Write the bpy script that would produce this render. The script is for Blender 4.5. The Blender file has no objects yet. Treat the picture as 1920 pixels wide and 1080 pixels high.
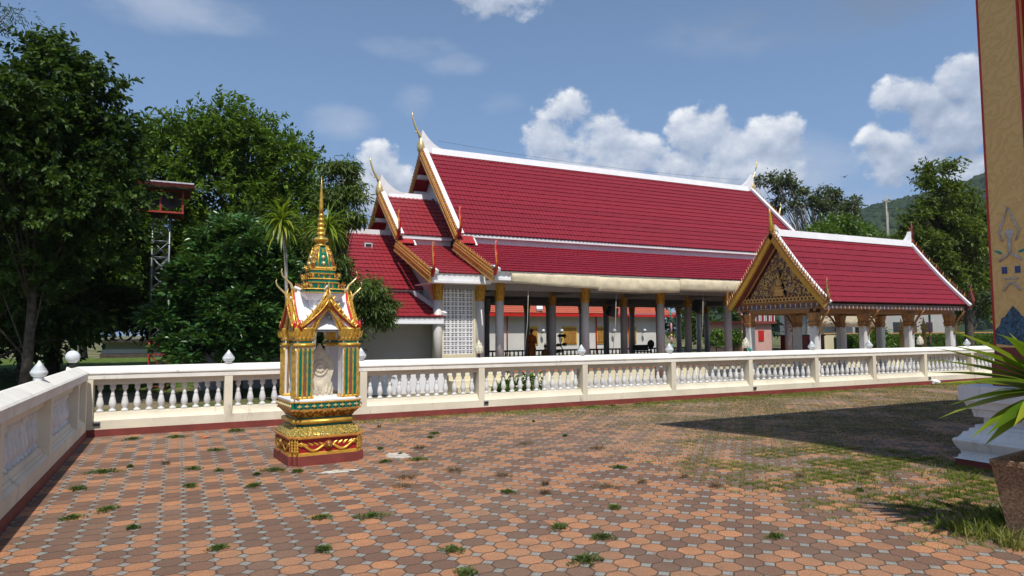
import bpy, math, random
import numpy as np
from mathutils import Vector, Matrix, noise as mnoise
R = math.radians
random.seed(7); rng = np.random.default_rng(7)
scene = bpy.context.scene
col = scene.collection

# ------------------------------------------------------------------ camera
CAM_H = 1.6; FPX = 1263.0
def camera_axes(yaw, pitch, roll):
    cy, sy = math.cos(yaw), math.sin(yaw)
    F = Vector((sy*math.cos(pitch), cy*math.cos(pitch), math.sin(pitch)))
    X = Vector((cy, -sy, 0)); U = X.cross(F)
    return F, X*math.cos(roll)+U*math.sin(roll), -X*math.sin(roll)+U*math.cos(roll)
cF, cR, cU = camera_axes(R(26.3), R(3.83), R(-.33))
cd = bpy.data.cameras.new('camera'); cam = bpy.data.objects.new('camera', cd); col.objects.link(cam)
cam.matrix_world = Matrix(((cR.x, cU.x, -cF.x, 0), (cR.y, cU.y, -cF.y, 0), (cR.z, cU.z, -cF.z, CAM_H), (0, 0, 0, 1)))
cd.sensor_width = 36; cd.lens = FPX/1920*36; cd.clip_start = .05; cd.clip_end = 5000
scene.camera = cam
scene.render.resolution_x = 1024; scene.render.resolution_y = 576
vs = scene.view_settings
vs.view_transform = 'Standard'; vs.look = 'None'; vs.gamma = 1; vs.exposure = 0.0

# ------------------------------------------------------------------ node helper
class NT:
    def __init__(s, tree): s.t = tree; s.n = tree.nodes; s.l = tree.links
    def new(s, typ, **kw):
        n = s.n.new(typ)
        for k, v in kw.items(): setattr(n, k, v)
        return n
    def put(s, sock, v):
        if isinstance(v, bpy.types.NodeSocket): s.l.new(v, sock)
        elif v is not None: sock.default_value = v
    def m(s, op, a, b=None, c=None, clamp=False):
        n = s.new('ShaderNodeMath', operation=op, use_clamp=clamp)
        s.put(n.inputs[0], a)
        if b is not None: s.put(n.inputs[1], b)
        if c is not None: s.put(n.inputs[2], c)
        return n.outputs[0]
    def vm(s, op, a, b=None, scale=None):
        n = s.new('ShaderNodeVectorMath', operation=op); s.put(n.inputs[0], a)
        if b is not None: s.put(n.inputs[1], b)
        if scale is not None: s.put(n.inputs['Scale'], scale)
        return n.outputs[0]
    def noise(s, vec, scale, detail=4, rough=.55, dim='3D', dist=0):
        n = s.new('ShaderNodeTexNoise', noise_dimensions=dim)
        s.put(n.inputs['Vector'], vec); n.inputs['Scale'].default_value = scale
        n.inputs['Detail'].default_value = detail; n.inputs['Roughness'].default_value = rough
        n.inputs['Distortion'].default_value = dist
        return n.outputs['Fac']
    def ss(s, x, lo, hi):
        n = s.new('ShaderNodeMapRange', interpolation_type='SMOOTHSTEP')
        s.put(n.inputs[0], x); s.put(n.inputs[1], lo); s.put(n.inputs[2], hi)
        return n.outputs[0]
    def mix(s, f, a, b):
        n = s.new('ShaderNodeMix', data_type='RGBA')
        s.put(n.inputs[0], f)
        for i, v in ((6, a), (7, b)):
            if isinstance(v, (tuple, list)): v = tuple(v)[:3]+(1,)
            s.put(n.inputs[i], v)
        return n.outputs[2]
    def ramp(s, f, stops):
        n = s.new('ShaderNodeValToRGB'); s.put(n.inputs[0], f)
        e = n.color_ramp.elements
        while len(e) < len(stops): e.new(.5)
        for el, (p, c) in zip(e, stops): el.position = p; el.color = tuple(c)[:3]+(1,)
        return n.outputs[0]
    def bump(s, h, strength=.3, dist=.01, normal=None):
        n = s.new('ShaderNodeBump'); s.put(n.inputs['Height'], h)
        n.inputs['Strength'].default_value = strength; n.inputs['Distance'].default_value = dist
        if normal is not None: s.l.new(normal, n.inputs['Normal'])
        return n.outputs[0]
    def pos(s): return s.new('ShaderNodeNewGeometry').outputs['Position']
    def obj(s): return s.new('ShaderNodeTexCoord').outputs['Object']

# ------------------------------------------------------------------ sky and sun
SUN_EL, SUN_AZ = R(58.5), R(189)          # azimuth clockwise from +Y
w = bpy.data.worlds.new('World'); scene.world = w; w.use_nodes = True
N = NT(w.node_tree); w.node_tree.nodes.clear()
out = N.new('ShaderNodeOutputWorld'); bg = N.new('ShaderNodeBackground')
SKY_STR = .108
sky = N.new('ShaderNodeTexSky', sky_type='NISHITA', sun_disc=False, sun_elevation=SUN_EL, sun_rotation=SUN_AZ)
sky.air_density = 1.0; sky.dust_density = 1.0; sky.ozone_density = 2.0
D = N.new('ShaderNodeTexCoord').outputs['Generated']
D = N.vm('NORMALIZE', D)
sx = N.new('ShaderNodeSeparateXYZ'); N.put(sx.inputs[0], D)
az = N.m('ARCTAN2', sx.outputs[0], sx.outputs[1]); el = N.m('ARCSINE', sx.outputs[2])
# noise domain: direction, flattened a little so the clouds have level bases
def sky_dir(px, py):
    d = (cF+cR*((px-960)/FPX)+cU*((540-py)/FPX)).normalized(); return math.atan2(d.x, d.y), math.asin(d.z)
Dn = N.vm('MULTIPLY', D, (1, 1, 1.25))
DA, DE = -.006, .016                    # towards the light, for shading the cloud tops
def fields(vec):
    big = N.noise(vec, 11, 3, .5); fine = N.noise(vec, 24, 10, .60)
    return N.m('ADD', N.m('MULTIPLY', N.m('SUBTRACT', big, .5), 1.7), N.m('MULTIPLY', N.m('SUBTRACT', fine, .5), 2.9))
f1 = fields(Dn); f2 = fields(N.vm('ADD', Dn, (-.006, -.004, .018)))
nw = N.noise(N.vm('MULTIPLY', D, (1, 1, 2.4)), 5.0, 8, .62)
def blob(px, py, rx, ry, az=az, el=el):
    a, e = sky_dir(px, py); ra = abs(sky_dir(px+rx, py)[0]-a); re = abs(sky_dir(px, py-ry)[1]-e)
    x = N.m('DIVIDE', N.m('SUBTRACT', az, a), ra); y = N.m('DIVIDE', N.m('SUBTRACT', el, e), re)
    return N.m('SUBTRACT', 1.0, N.m('ADD', N.m('MULTIPLY', x, x), N.m('MULTIPLY', y, y)))
def union(bl):
    o = bl[0]
    for b in bl[1:]: o = N.m('MAXIMUM', o, b)
    return N.m('MAXIMUM', o, -4.0)
CUM = [(1060, 208, 62, 45), (1035, 262, 62, 52), (1125, 262, 78, 62), (1195, 292, 80, 44), (1265, 310, 85, 36), (1310, 248, 72, 60), (1365, 285, 62, 48), (1450, 258, 66, 52), (1420, 325, 110, 48),
       (1110, 325, 135, 42), (1250, 345, 150, 32), (960, 345, 110, 24), (1800, 150, 62, 52), (1695, 180, 62, 46), (1850, 200, 80, 80), (1765, 235, 125, 68), (1690, 285, 110, 60), (1740, 200, 60, 50), (1640, 260, 50, 30), (1830, 330, 100, 50),
       (715, 305, 44, 44), (752, 345, 56, 46), (690, 350, 50, 46), (955, -8, 105, 52), (865, -20, 60, 24)]
cumA = union([blob(*b) for b in CUM])
el2 = N.m('ADD', el, DE); az2 = N.m('ADD', az, DA)
cumB = union([blob(*b, az=az2, el=el2) for b in CUM])
FA = N.m('ADD', cumA, f1); FB = N.m('ADD', cumB, f2)
dens = N.ss(FA, -.10, .55)
wisp = union([blob(*b) for b in [(765, 92, 95, 28), (845, 122, 60, 26), (645, 228, 60, 34), (775, 190, 45, 36), (260, -10, 200, 50), (1560, 420, 300, 90), (1000, 360, 360, 60), (1560, 20, 320, 60), (930, 195, 60, 26), (1500, 330, 150, 80)]])
wd = N.m('MULTIPLY', N.ss(N.m('ADD', wisp, N.m('MULTIPLY', N.m('SUBTRACT', nw, .5), 5.5)), -.5, 2.2), .70)
lit = N.m('SUBTRACT', FA, FB)
right = N.ss(az, .88, 1.05)
shade = N.m('ADD', N.m('MULTIPLY', lit, .36), N.m('SUBTRACT', .43, N.m('MULTIPLY', right, .16)), clamp=True)
cc = N.ramp(shade, [(0, (2.8, 3.4, 4.6)), (.35, (4.3, 5.0, 6.3)), (.62, (6.2, 6.7, 7.6)), (.92, (8.9, 9.1, 9.4))])
skyc = sky.outputs[0]
skyc = N.mix(N.m('ADD', N.m('MULTIPLY', N.ss(el, .55, .05), .38), .26), skyc, (2.0, 3.65, 6.7))
veil = N.mix(N.ss(N.m('ADD', el, N.m('MULTIPLY', az, .35)), .60, .74), (4.6, 5.3, 6.6), (1.9, 2.4, 3.3))
c = N.mix(wd, skyc, veil)
c = N.mix(N.m('MULTIPLY', dens, .96), c, cc)
N.put(bg.inputs[0], c); bg.inputs[1].default_value = SKY_STR
N.l.new(bg.outputs[0], out.inputs[0])

sl = bpy.data.lights.new('sun', 'SUN'); so = bpy.data.objects.new('sun', sl); col.objects.link(so)
sl.energy = 4.7; sl.angle = R(.5); sl.color = (1, .955, .88)
sd = Vector((math.sin(SUN_AZ)*math.cos(SUN_EL), math.cos(SUN_AZ)*math.cos(SUN_EL), math.sin(SUN_EL)))
so.rotation_euler = sd.to_track_quat('Z', 'Y').to_euler(); so.location = sd*60

# ------------------------------------------------------------------ materials
MATS = {}
def mat(name, color=(.5, .5, .5), rough=.7, metal=0, spec=.5, vary=.12, vscale=3, bump=0, bscale=40, stain=None, stain_amt=0, stain_scale=2, coat=0, fn=None):
    """one procedural surface: a base colour with slow and fine variation, stains and fine relief"""
    m = bpy.data.materials.new(name); m.use_nodes = True; T = NT(m.node_tree)
    b = T.n['Principled BSDF']
    b.inputs['Roughness'].default_value = rough; b.inputs['Metallic'].default_value = metal
    b.inputs['Specular IOR Level'].default_value = spec
    if coat: b.inputs['Coat Weight'].default_value = coat; b.inputs['Coat Roughness'].default_value = .15
    p = T.pos()
    if fn: fn(T, b, p)
    else:
        lo = tuple(x*(1-vary*2) for x in color); hi = tuple(min(1, x*(1+vary)) for x in color)
        n = T.noise(p, vscale, 6, .65)
        c = T.mix(T.ss(n, .3, .7), lo, hi)
        if stain:
            sm = T.ss(T.noise(T.vm('MULTIPLY', p, (1, 1, .35)), stain_scale, 8, .7), .62-stain_amt*.25, .75)
            c = T.mix(T.m('MULTIPLY', sm, .75), c, stain)
        T.put(b.inputs['Base Color'], c)
        if bump: T.put(b.inputs['Normal'], T.bump(T.noise(p, bscale, 5, .7), bump, .01))
    MATS[name] = m; return m
def principled_noise(T, b, c, h=None, st=.4, dist=.01):
    T.put(b.inputs['Base Color'], c)
    if h is not None: T.put(b.inputs['Normal'], T.bump(h, st, dist))

mat('cream_paint', (.71, .65, .51), .75, vary=.06, vscale=1.3, bump=.2, stain=(.33, .29, .22), stain_amt=.22, stain_scale=4.5)
mat('cream_cap', (.80, .77, .69), .7, vary=.06, vscale=2, bump=.2, stain=(.32, .30, .26), stain_amt=.26, stain_scale=6)
mat('oxide_red', (.20, .038, .028), .7, vary=.12, vscale=4, bump=.1, stain=(.45, .32, .25), stain_amt=-.35, stain_scale=14)
mat('white_glaze', (.68, .68, .67), .4, vary=.08, vscale=3, stain=(.40, .35, .31), stain_amt=.25, stain_scale=14)
mat('lamp_glass', (.66, .70, .71), .25, vary=.04, vscale=8, coat=.4)
mat('cream_lamp', (.66, .62, .48), .6, vary=.08, vscale=12, bump=.3, bscale=60)
mat('white_paint', (.74, .74, .75), .6, vary=.04, vscale=1.5, stain=(.5, .5, .5), stain_amt=.08, stain_scale=2)
mat('white_wall', (.60, .585, .56), .8, vary=.05, vscale=.8, stain=(.42, .40, .37), stain_amt=.10, stain_scale=1.2)
mat('grey_wall', (.38, .37, .35), .8, vary=.04, vscale=.8)
mat('yellow_wall', (.66, .59, .40), .8, vary=.04, vscale=1)
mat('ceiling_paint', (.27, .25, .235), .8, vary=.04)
mat('terracotta', (.52, .13, .035), .6, vary=.1, vscale=9)
mat('gold', (.72, .43, .07), .30, metal=.45, vary=.15, vscale=14, bump=.25, bscale=70)
mat('gold_board', (.60, .33, .10), .5, metal=.15, vary=.12, vscale=6, bump=.3, bscale=30)
mat('gold_trim', (.55, .24, .05), .5, metal=.2, vary=.15, vscale=10)
mat('pale_gold', (.72, .55, .26), .3, metal=.5, vary=.08, vscale=6)
mat('red_gloss', (.50, .018, .012), .3, vary=.1, vscale=8)
mat('deep_red', (.33, .006, .010), .55, vary=.08)
mat('green_glass', (.0, .15, .095), .25, vary=.15, vscale=25, bump=.2, bscale=120)
mat('carved_stone', (.62, .55, .43), .9, vary=.12, vscale=9, bump=.6, bscale=50, stain=(.28, .23, .17), stain_amt=.3, stain_scale=7)
mat('granite', (.34, .33, .33), .45, fn=lambda T, b, p: principled_noise(T, b, T.mix(T.ss(T.noise(p, 90, 3, .8), .38, .62), (.44, .42, .40), (.74, .71, .68))))
mat('column_gold', (.50, .25, .02), .45, metal=.3, vary=.18, vscale=8, bump=.2)
mat('brown_gold', (.36, .17, .055), .5, metal=.3, vary=.25, vscale=20, bump=.4, bscale=50)
mat('blue_glass', (.04, .07, .22), .3, vary=.2, vscale=20)
mat('silver_grey', (.55, .56, .60), .4, vary=.1)
mat('purple_plaster', (.24, .13, .10), .7, vary=.25, vscale=12)
mat('dark_timber', (.045, .03, .025), .6, vary=.2)
mat('black_plastic', (.012, .012, .013), .5, vary=.1)
mat('steel', (.28, .30, .32), .45, metal=.5, vary=.1)
mat('red_steel', (.35, .035, .02), .5, vary=.15, vscale=10)
mat('orange_robe', (.62, .17, .015), .8, vary=.25, vscale=14, bump=.4, bscale=30)
mat('bronze_skin', (.17, .085, .035), .45, metal=.2, vary=.15, vscale=20)
mat('canvas', (.60, .52, .36), .85, vary=.09, vscale=2.5, bump=.15, bscale=60)
mat('pink_wall', (.55, .33, .29), .85, vary=.08, vscale=1)
mat('dark_glass', (.02, .025, .03), .15, vary=.05)
mat('asbestos_roof', (.52, .10, .045), .8, vary=.18, vscale=2.5)
mat('rope', (.45, .42, .36), .9)
mat('dark_earth', (.05, .035, .022), .95, vary=.3, vscale=20, bump=.6)
mat('bark', (.085, .068, .05), .9, vary=.3, vscale=9, bump=.7, bscale=25)
mat('pale_bark', (.36, .33, .29), .85, vary=.25, vscale=7, bump=.4, bscale=25)
mat('litter_white', (.75, .75, .75), .6)
mat('teal_paint', (.02, .28, .22), .5); mat('pink_paint', (.62, .22, .27), .5); mat('yellow_paint', (.70, .45, .03), .5)
def pot_fn(T, b, p):
    n = T.noise(p, 55, 4, .8)
    principled_noise(T, b, T.mix(T.ss(n, .35, .65), (.15, .08, .04), (.44, .27, .15)), n, .9, .02)
mat('pebble_pot', rough=.9, fn=pot_fn)
def plaster_plinth(T, b, p):
    n = T.noise(p, 2.2, 7, .7); s = T.ss(T.noise(T.vm('MULTIPLY', p, (3, 3, .8)), 3, 7, .7), .52, .72)
    c = T.mix(T.ss(n, .3, .7), (.66, .65, .63), (.77, .76, .73)); c = T.mix(T.m('MULTIPLY', s, .5), c, (.36, .37, .37))
    principled_noise(T, b, c, n, .1)
mat('plinth_white', rough=.6, fn=plaster_plinth)
def carved(gold, back, scale=26, strength=1.0):
    def f(T, b, p):
        v = T.new('ShaderNodeTexVoronoi', feature='SMOOTH_F1'); T.put(v.inputs['Vector'], T.vm('ADD', p, T.vm('SCALE', T.new_noise_col(p, 9), scale=.12)))
        v.inputs['Scale'].default_value = scale; v.inputs['Smoothness'].default_value = .3
        n = v.outputs['Distance']; k = T.ss(n, .62, .40)
        c = T.mix(k, back, gold); c = T.mix(T.m('MULTIPLY', T.noise(p, 30, 3), .35), c, tuple(x*.45 for x in gold))
        principled_noise(T, b, c, k, strength, .02)
        T.put(b.inputs['Metallic'], T.m('MULTIPLY', k, .45))
    return f
def _nc(s, p, sc):
    n = s.new('ShaderNodeTexNoise'); s.put(n.inputs['Vector'], p); n.inputs['Scale'].default_value = sc; return n.outputs['Color']
NT.new_noise_col = _nc
mat('carved_gold', rough=.35, fn=carved((.78, .50, .09), (.25, .04, .01)))
mat('carved_gold_green', rough=.35, fn=carved((.84, .57, .13), (.22, .20, .05), 30))
mat('carved_gable', rough=.45, fn=carved((.42, .23, .06), (.10, .055, .06), 14))
def temple_gold(T, b, p):
    q = T.vm('ADD', p, T.vm('SCALE', T.new_noise_col(p, 5), scale=.25))
    wv = T.new('ShaderNodeTexWave', wave_type='RINGS', rings_direction='SPHERICAL'); T.put(wv.inputs['Vector'], q)
    wv.inputs['Scale'].default_value = 5; wv.inputs['Distortion'].default_value = 9; wv.inputs['Detail'].default_value = 3
    k = T.ss(wv.outputs['Fac'], .25, .55)
    c = T.mix(k, (.76, .47, .16), (.82, .52, .185))
    ch = T.ss(T.noise(p, 9, 6, .75), .68, .72); c = T.mix(ch, c, (.10, .055, .035))
    principled_noise(T, b, c, k, .5, .01)
mat('patterned_gold', rough=.5, fn=temple_gold)
mat('mosaic_blue', (.05, .12, .19), .3, vary=.5, vscale=40, bump=.4)
mat('mother_of_pearl', (.55, .50, .44), .4, vary=.15, vscale=30)
def tile_fn(cola, colb):
    def f(T, b, p):
        isl = T.new('ShaderNodeNewGeometry').outputs['Random Per Island']
        n = T.noise(p, 1.2, 7, .7); n2 = T.noise(T.vm('MULTIPLY', p, (1.5, 6, 6)), 2.5, 6, .75)
        c = T.mix(T.m('ADD', T.m('MULTIPLY', n, .6), T.m('MULTIPLY', isl, .4)), cola, colb)
        st = T.noise(T.vm('MULTIPLY', p, (5.5, .5, .5)), 1.6, 7, .75)
        c = T.mix(T.m('MULTIPLY', T.ss(st, .54, .72), .42), c, (.085, .010, .016))
        c = T.mix(T.m('MULTIPLY', T.ss(n2, .60, .78), .30), c, (.42, .20, .18))
        c = T.mix(T.m('MULTIPLY', T.ss(n2, .42, .25), .35), c, tuple(x*.5 for x in cola))
        principled_noise(T, b, c, T.noise(p, 60, 3), .08)
    return f
mat('red_tile', rough=.55, spec=.3, fn=tile_fn((.15, .004, .013), (.235, .007, .020)))
mat('red_tile_old', rough=.5, fn=tile_fn((.18, .009, .015), (.29, .018, .027)))
mat('orange_tile', rough=.8, fn=tile_fn((.30, .055, .028), (.46, .11, .055)))

def leafmat(name, c1, c2, c3, rough=.35, trans=.35, spec=.5):
    m = bpy.data.materials.new(name); m.use_nodes = True; T = NT(m.node_tree)
    b = T.n['Principled BSDF']; o = T.n['Material Output']
    g = T.new('ShaderNodeNewGeometry')
    big = T.noise(g.outputs['Position'], .9, 3, .6)
    f = T.m('ADD', T.m('MULTIPLY', g.outputs['Random Per Island'], .6), T.m('MULTIPLY', T.ss(big, .3, .7), .4))
    c = T.ramp(f, [(.1, c1), (.5, c2), (.92, c3)])
    T.put(b.inputs['Base Color'], c); b.inputs['Roughness'].default_value = rough; b.inputs['Specular IOR Level'].default_value = spec
    tr = T.new('ShaderNodeBsdfTranslucent'); T.put(tr.inputs[0], T.mix(.5, c, (.16, .26, .01)))
    mx = T.new('ShaderNodeMixShader'); mx.inputs[0].default_value = trans
    T.l.new(b.outputs[0], mx.inputs[1]); T.l.new(tr.outputs[0], mx.inputs[2]); T.l.new(mx.outputs[0], o.inputs[0])
    MATS[name] = m; return m
leafmat('leaf_dark', (.010, .030, .005), (.026, .062, .009), (.085, .145, .022), .55, .22, .25)
leafmat('leaf_mid', (.022, .060, .006), (.075, .15, .012), (.20, .30, .028), .55, .36, .25)
leafmat('leaf_gloss', (.012, .045, .012), (.035, .11, .024), (.10, .21, .05), .32, .2, .6)
leafmat('leaf_mango', (.03, .055, .010), (.075, .125, .02), (.15, .20, .035), .45, .3, .35)
leafmat('leaf_olive', (.035, .06, .008), (.085, .125, .014), (.18, .22, .03), .5, .36, .3)
leafmat('leaf_bright', (.04, .09, .008), (.08, .16, .012), (.14, .24, .02), .4, .35)
leafmat('leaf_gum', (.03, .045, .015), (.06, .08, .025), (.10, .11, .04), .45, .25)
leafmat('leaf_strap', (.05, .12, .008), (.16, .25, .014), (.40, .42, .04), .35, .4)
leafmat('dry_grass', (.11, .095, .035), (.21, .17, .08), (.34, .28, .16), .8, .2, .2)
leafmat('grass_blade', (.07, .12, .012), (.17, .21, .03), (.34, .32, .10), .6, .35, .25)
leafmat('weed_leaf', (.045, .08, .02), (.085, .13, .03), (.15, .19, .05), .6, .25, .2)
leafmat('dry_weed', (.13, .07, .04), (.20, .13, .07), (.30, .23, .11), .8, .2)
def hillf(T, b, p):
    isl = T.new('ShaderNodeNewGeometry').outputs['Random Per Island']
    n = T.noise(p, .02, 4, .6)
    c = T.ramp(T.m('ADD', T.m('MULTIPLY', isl, .6), T.m('MULTIPLY', n, .4)), [(.1, (.012, .026, .012)), (.5, (.022, .042, .016)), (.9, (.042, .064, .024))])
    T.put(b.inputs['Base Color'], c)
mat('hill_canopy', rough=.8, spec=.1, fn=hillf)

def paving(T, b, p):
    s = T.new('ShaderNodeSeparateXYZ'); T.put(s.inputs[0], p)
    wob = T.new('ShaderNodeSeparateXYZ'); T.put(wob.inputs[0], T.new_noise_col(p, 1.3))
    u = T.m('DIVIDE', T.m('ADD', T.m('SUBTRACT', s.outputs[0], 1.60), T.m('MULTIPLY', T.m('SUBTRACT', wob.outputs[0], .5), .035)), .190)
    v = T.m('DIVIDE', T.m('ADD', T.m('SUBTRACT', s.outputs[1], 4.98), T.m('MULTIPLY', T.m('SUBTRACT', wob.outputs[1], .5), .035)), .186)
    fu = T.m('SUBTRACT', T.m('FRACT', u), .5); fv = T.m('SUBTRACT', T.m('FRACT', v), .5)
    a = T.m('SUBTRACT', .5, T.m('ABSOLUTE', fu)); bb = T.m('SUBTRACT', .5, T.m('ABSOLUTE', fv))
    sm = T.m('ADD', a, bb); SQ = .285
    issq = T.m('LESS_THAN', sm, SQ)
    iu = T.m('FLOOR', u); iv = T.m('FLOOR', v)
    cv = T.new('ShaderNodeCombineXYZ'); T.put(cv.inputs[0], iu); T.put(cv.inputs[1], iv)
    wn = T.new('ShaderNodeTexWhiteNoise', noise_dimensions='2D'); T.put(wn.inputs[0], cv.outputs[0])
    # blocks of two by two stones, every other block of the other colour, with mistakes
    bu = T.m('FLOOR', T.m('DIVIDE', T.m('ADD', iu, 101.0), 2.0)); bv = T.m('FLOOR', T.m('DIVIDE', T.m('ADD', iv, 101.0), 2.0))
    bc = T.new('ShaderNodeCombineXYZ'); T.put(bc.inputs[0], bu); T.put(bc.inputs[1], bv)
    wb = T.new('ShaderNodeTexWhiteNoise', noise_dimensions='2D'); T.put(wb.inputs[0], bc.outputs[0])
    par = T.m('MODULO', T.m('ADD', bu, bv), 2.0)
    par = T.m('ABSOLUTE', T.m('SUBTRACT', par, T.m('GREATER_THAN', wb.outputs[0], T.m('SUBTRACT', .97, T.m('MULTIPLY', T.ss(s.outputs[0], 1.0, 4.5), .10)))))
    par = T.m('ABSOLUTE', T.m('SUBTRACT', par, T.m('GREATER_THAN', wn.outputs[0], .90)))
    fine = T.ss(T.noise(p, 85, 4, .9), .34, .66); mid = T.noise(p, 14, 5, .7); dirt = T.noise(p, .55, 6, .65)
    org = T.mix(fine, (.27, .110, .050), (.68, .335, .170)); brn = T.mix(fine, (.070, .038, .029), (.255, .150, .108))
    parf = T.m('ADD', T.m('MULTIPLY', par, .86), T.m('ADD', T.m('MULTIPLY', T.m('SUBTRACT', wn.outputs[0], .5), .24), .07), clamp=True)
    c = T.mix(parf, org, brn)
    litter = T.ss(T.noise(p, 21, 5, .8), .66, .73); blot = T.noise(p, 4.2, 6, .75)
    c = T.mix(T.m('MULTIPLY', T.ss(blot, .40, .66), .34), c, (.17, .105, .065))
    c = T.mix(T.m('MULTIPLY', litter, .65), c, (.07, .05, .03))
    c = T.mix(T.m('MULTIPLY', wn.outputs[0], .34), c, (.16, .10, .07))
    spots = T.ss(T.noise(T.vm('MULTIPLY', p, (1, 1.6, 1)), 9, 6, .8), .62, .70)
    c = T.mix(T.m('MULTIPLY', spots, .5), c, (.12, .085, .05))
    edge = T.ss(T.m('MINIMUM', T.m('MINIMUM', a, bb), T.m('ABSOLUTE', T.m('SUBTRACT', sm, SQ))), .10, .0)
    c = T.mix(T.m('MULTIPLY', edge, .42), c, (.13, .09, .065))
    c = T.mix(T.m('MULTIPLY', T.ss(mid, .5, .75), .35), c, (.22, .14, .09))
    c = T.mix(T.m('MULTIPLY', T.ss(dirt, .42, .70), .34), c, T.mix(mid, (.17, .125, .085), (.33, .25, .18)))
    wet = T.ss(T.noise(p, 1.1, 7, .7, dist=.4), .60, .72); c = T.mix(T.m('MULTIPLY', wet, .40), c, (.11, .075, .055))
    sq = T.mix(fine, (.17, .18, .168), (.40, .42, .39)); c = T.mix(T.m('MULTIPLY', issq, T.m('SUBTRACT', T.m('ADD', .55, T.m('MULTIPLY', wn.outputs[0], .38)), T.m('MULTIPLY', T.ss(blot, .50, .68), .5)), clamp=True), c, sq)
    j1 = T.ss(T.m('ABSOLUTE', T.m('SUBTRACT', sm, SQ)), .050, .018)
    j2 = T.m('MULTIPLY', T.ss(T.m('MINIMUM', a, bb), .042, .014), T.m('GREATER_THAN', sm, SQ))
    j = T.m('MAXIMUM', j1, j2)
    mossy = T.ss(T.m('ADD', T.noise(p, .8, 6, .7), T.m('MULTIPLY', T.ss(s.outputs[0], 5.0, 14.0), .20)), .52, .72)
    c = T.mix(T.m('MULTIPLY', j, T.m('ADD', .55, T.m('MULTIPLY', T.ss(mid, .35, .6), .42))), c, T.mix(mossy, (.085, .055, .038), (.075, .085, .028)))
    # sandy soil and dry grass litter spread over the far right of the terrace
    soil = T.m('MULTIPLY', T.ss(T.m('ADD', s.outputs[0], T.m('MULTIPLY', s.outputs[1], .55)), 9.0, 15.0), T.ss(T.noise(p, 6, 8, .8), .40, .66))
    c = T.mix(T.m('MULTIPLY', soil, .62), c, T.mix(T.noise(p, 40, 4, .8), (.13, .11, .05), (.36, .29, .16)))
    h = T.m('ADD', T.m('MULTIPLY', T.m('SUBTRACT', 1.0, j), 1.0), T.m('MULTIPLY', fine, .18))
    principled_noise(T, b, c, h, .8, .010)
mat('octagon_paving', rough=.85, spec=.25, fn=paving)
def yard(T, b, p):
    n = T.noise(p, .25, 7, .7); f = T.noise(p, 9, 5, .75)
    c = T.mix(T.ss(n, .42, .58), T.mix(f, (.15, .12, .07), (.28, .23, .15)), T.mix(f, (.035, .06, .014), (.09, .125, .028)))
    principled_noise(T, b, c, f, .6, .03)
mat('grass_yard', rough=.95, spec=.1, fn=yard)
mat('mortar', (.55, .50, .42), .95, vary=.25, vscale=14, bump=.5)
mat('lawn', (.10, .15, .03), .95, spec=.1, vary=.3, vscale=3, bump=.6)
mat('hall_floor', (.13, .065, .045), .5, vary=.15, vscale=2)
mat('dark_tile', (.10, .012, .012), .7, vary=.2)
mat('concrete', (.42, .40, .37), .9, vary=.1, vscale=1.5, bump=.2)

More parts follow.
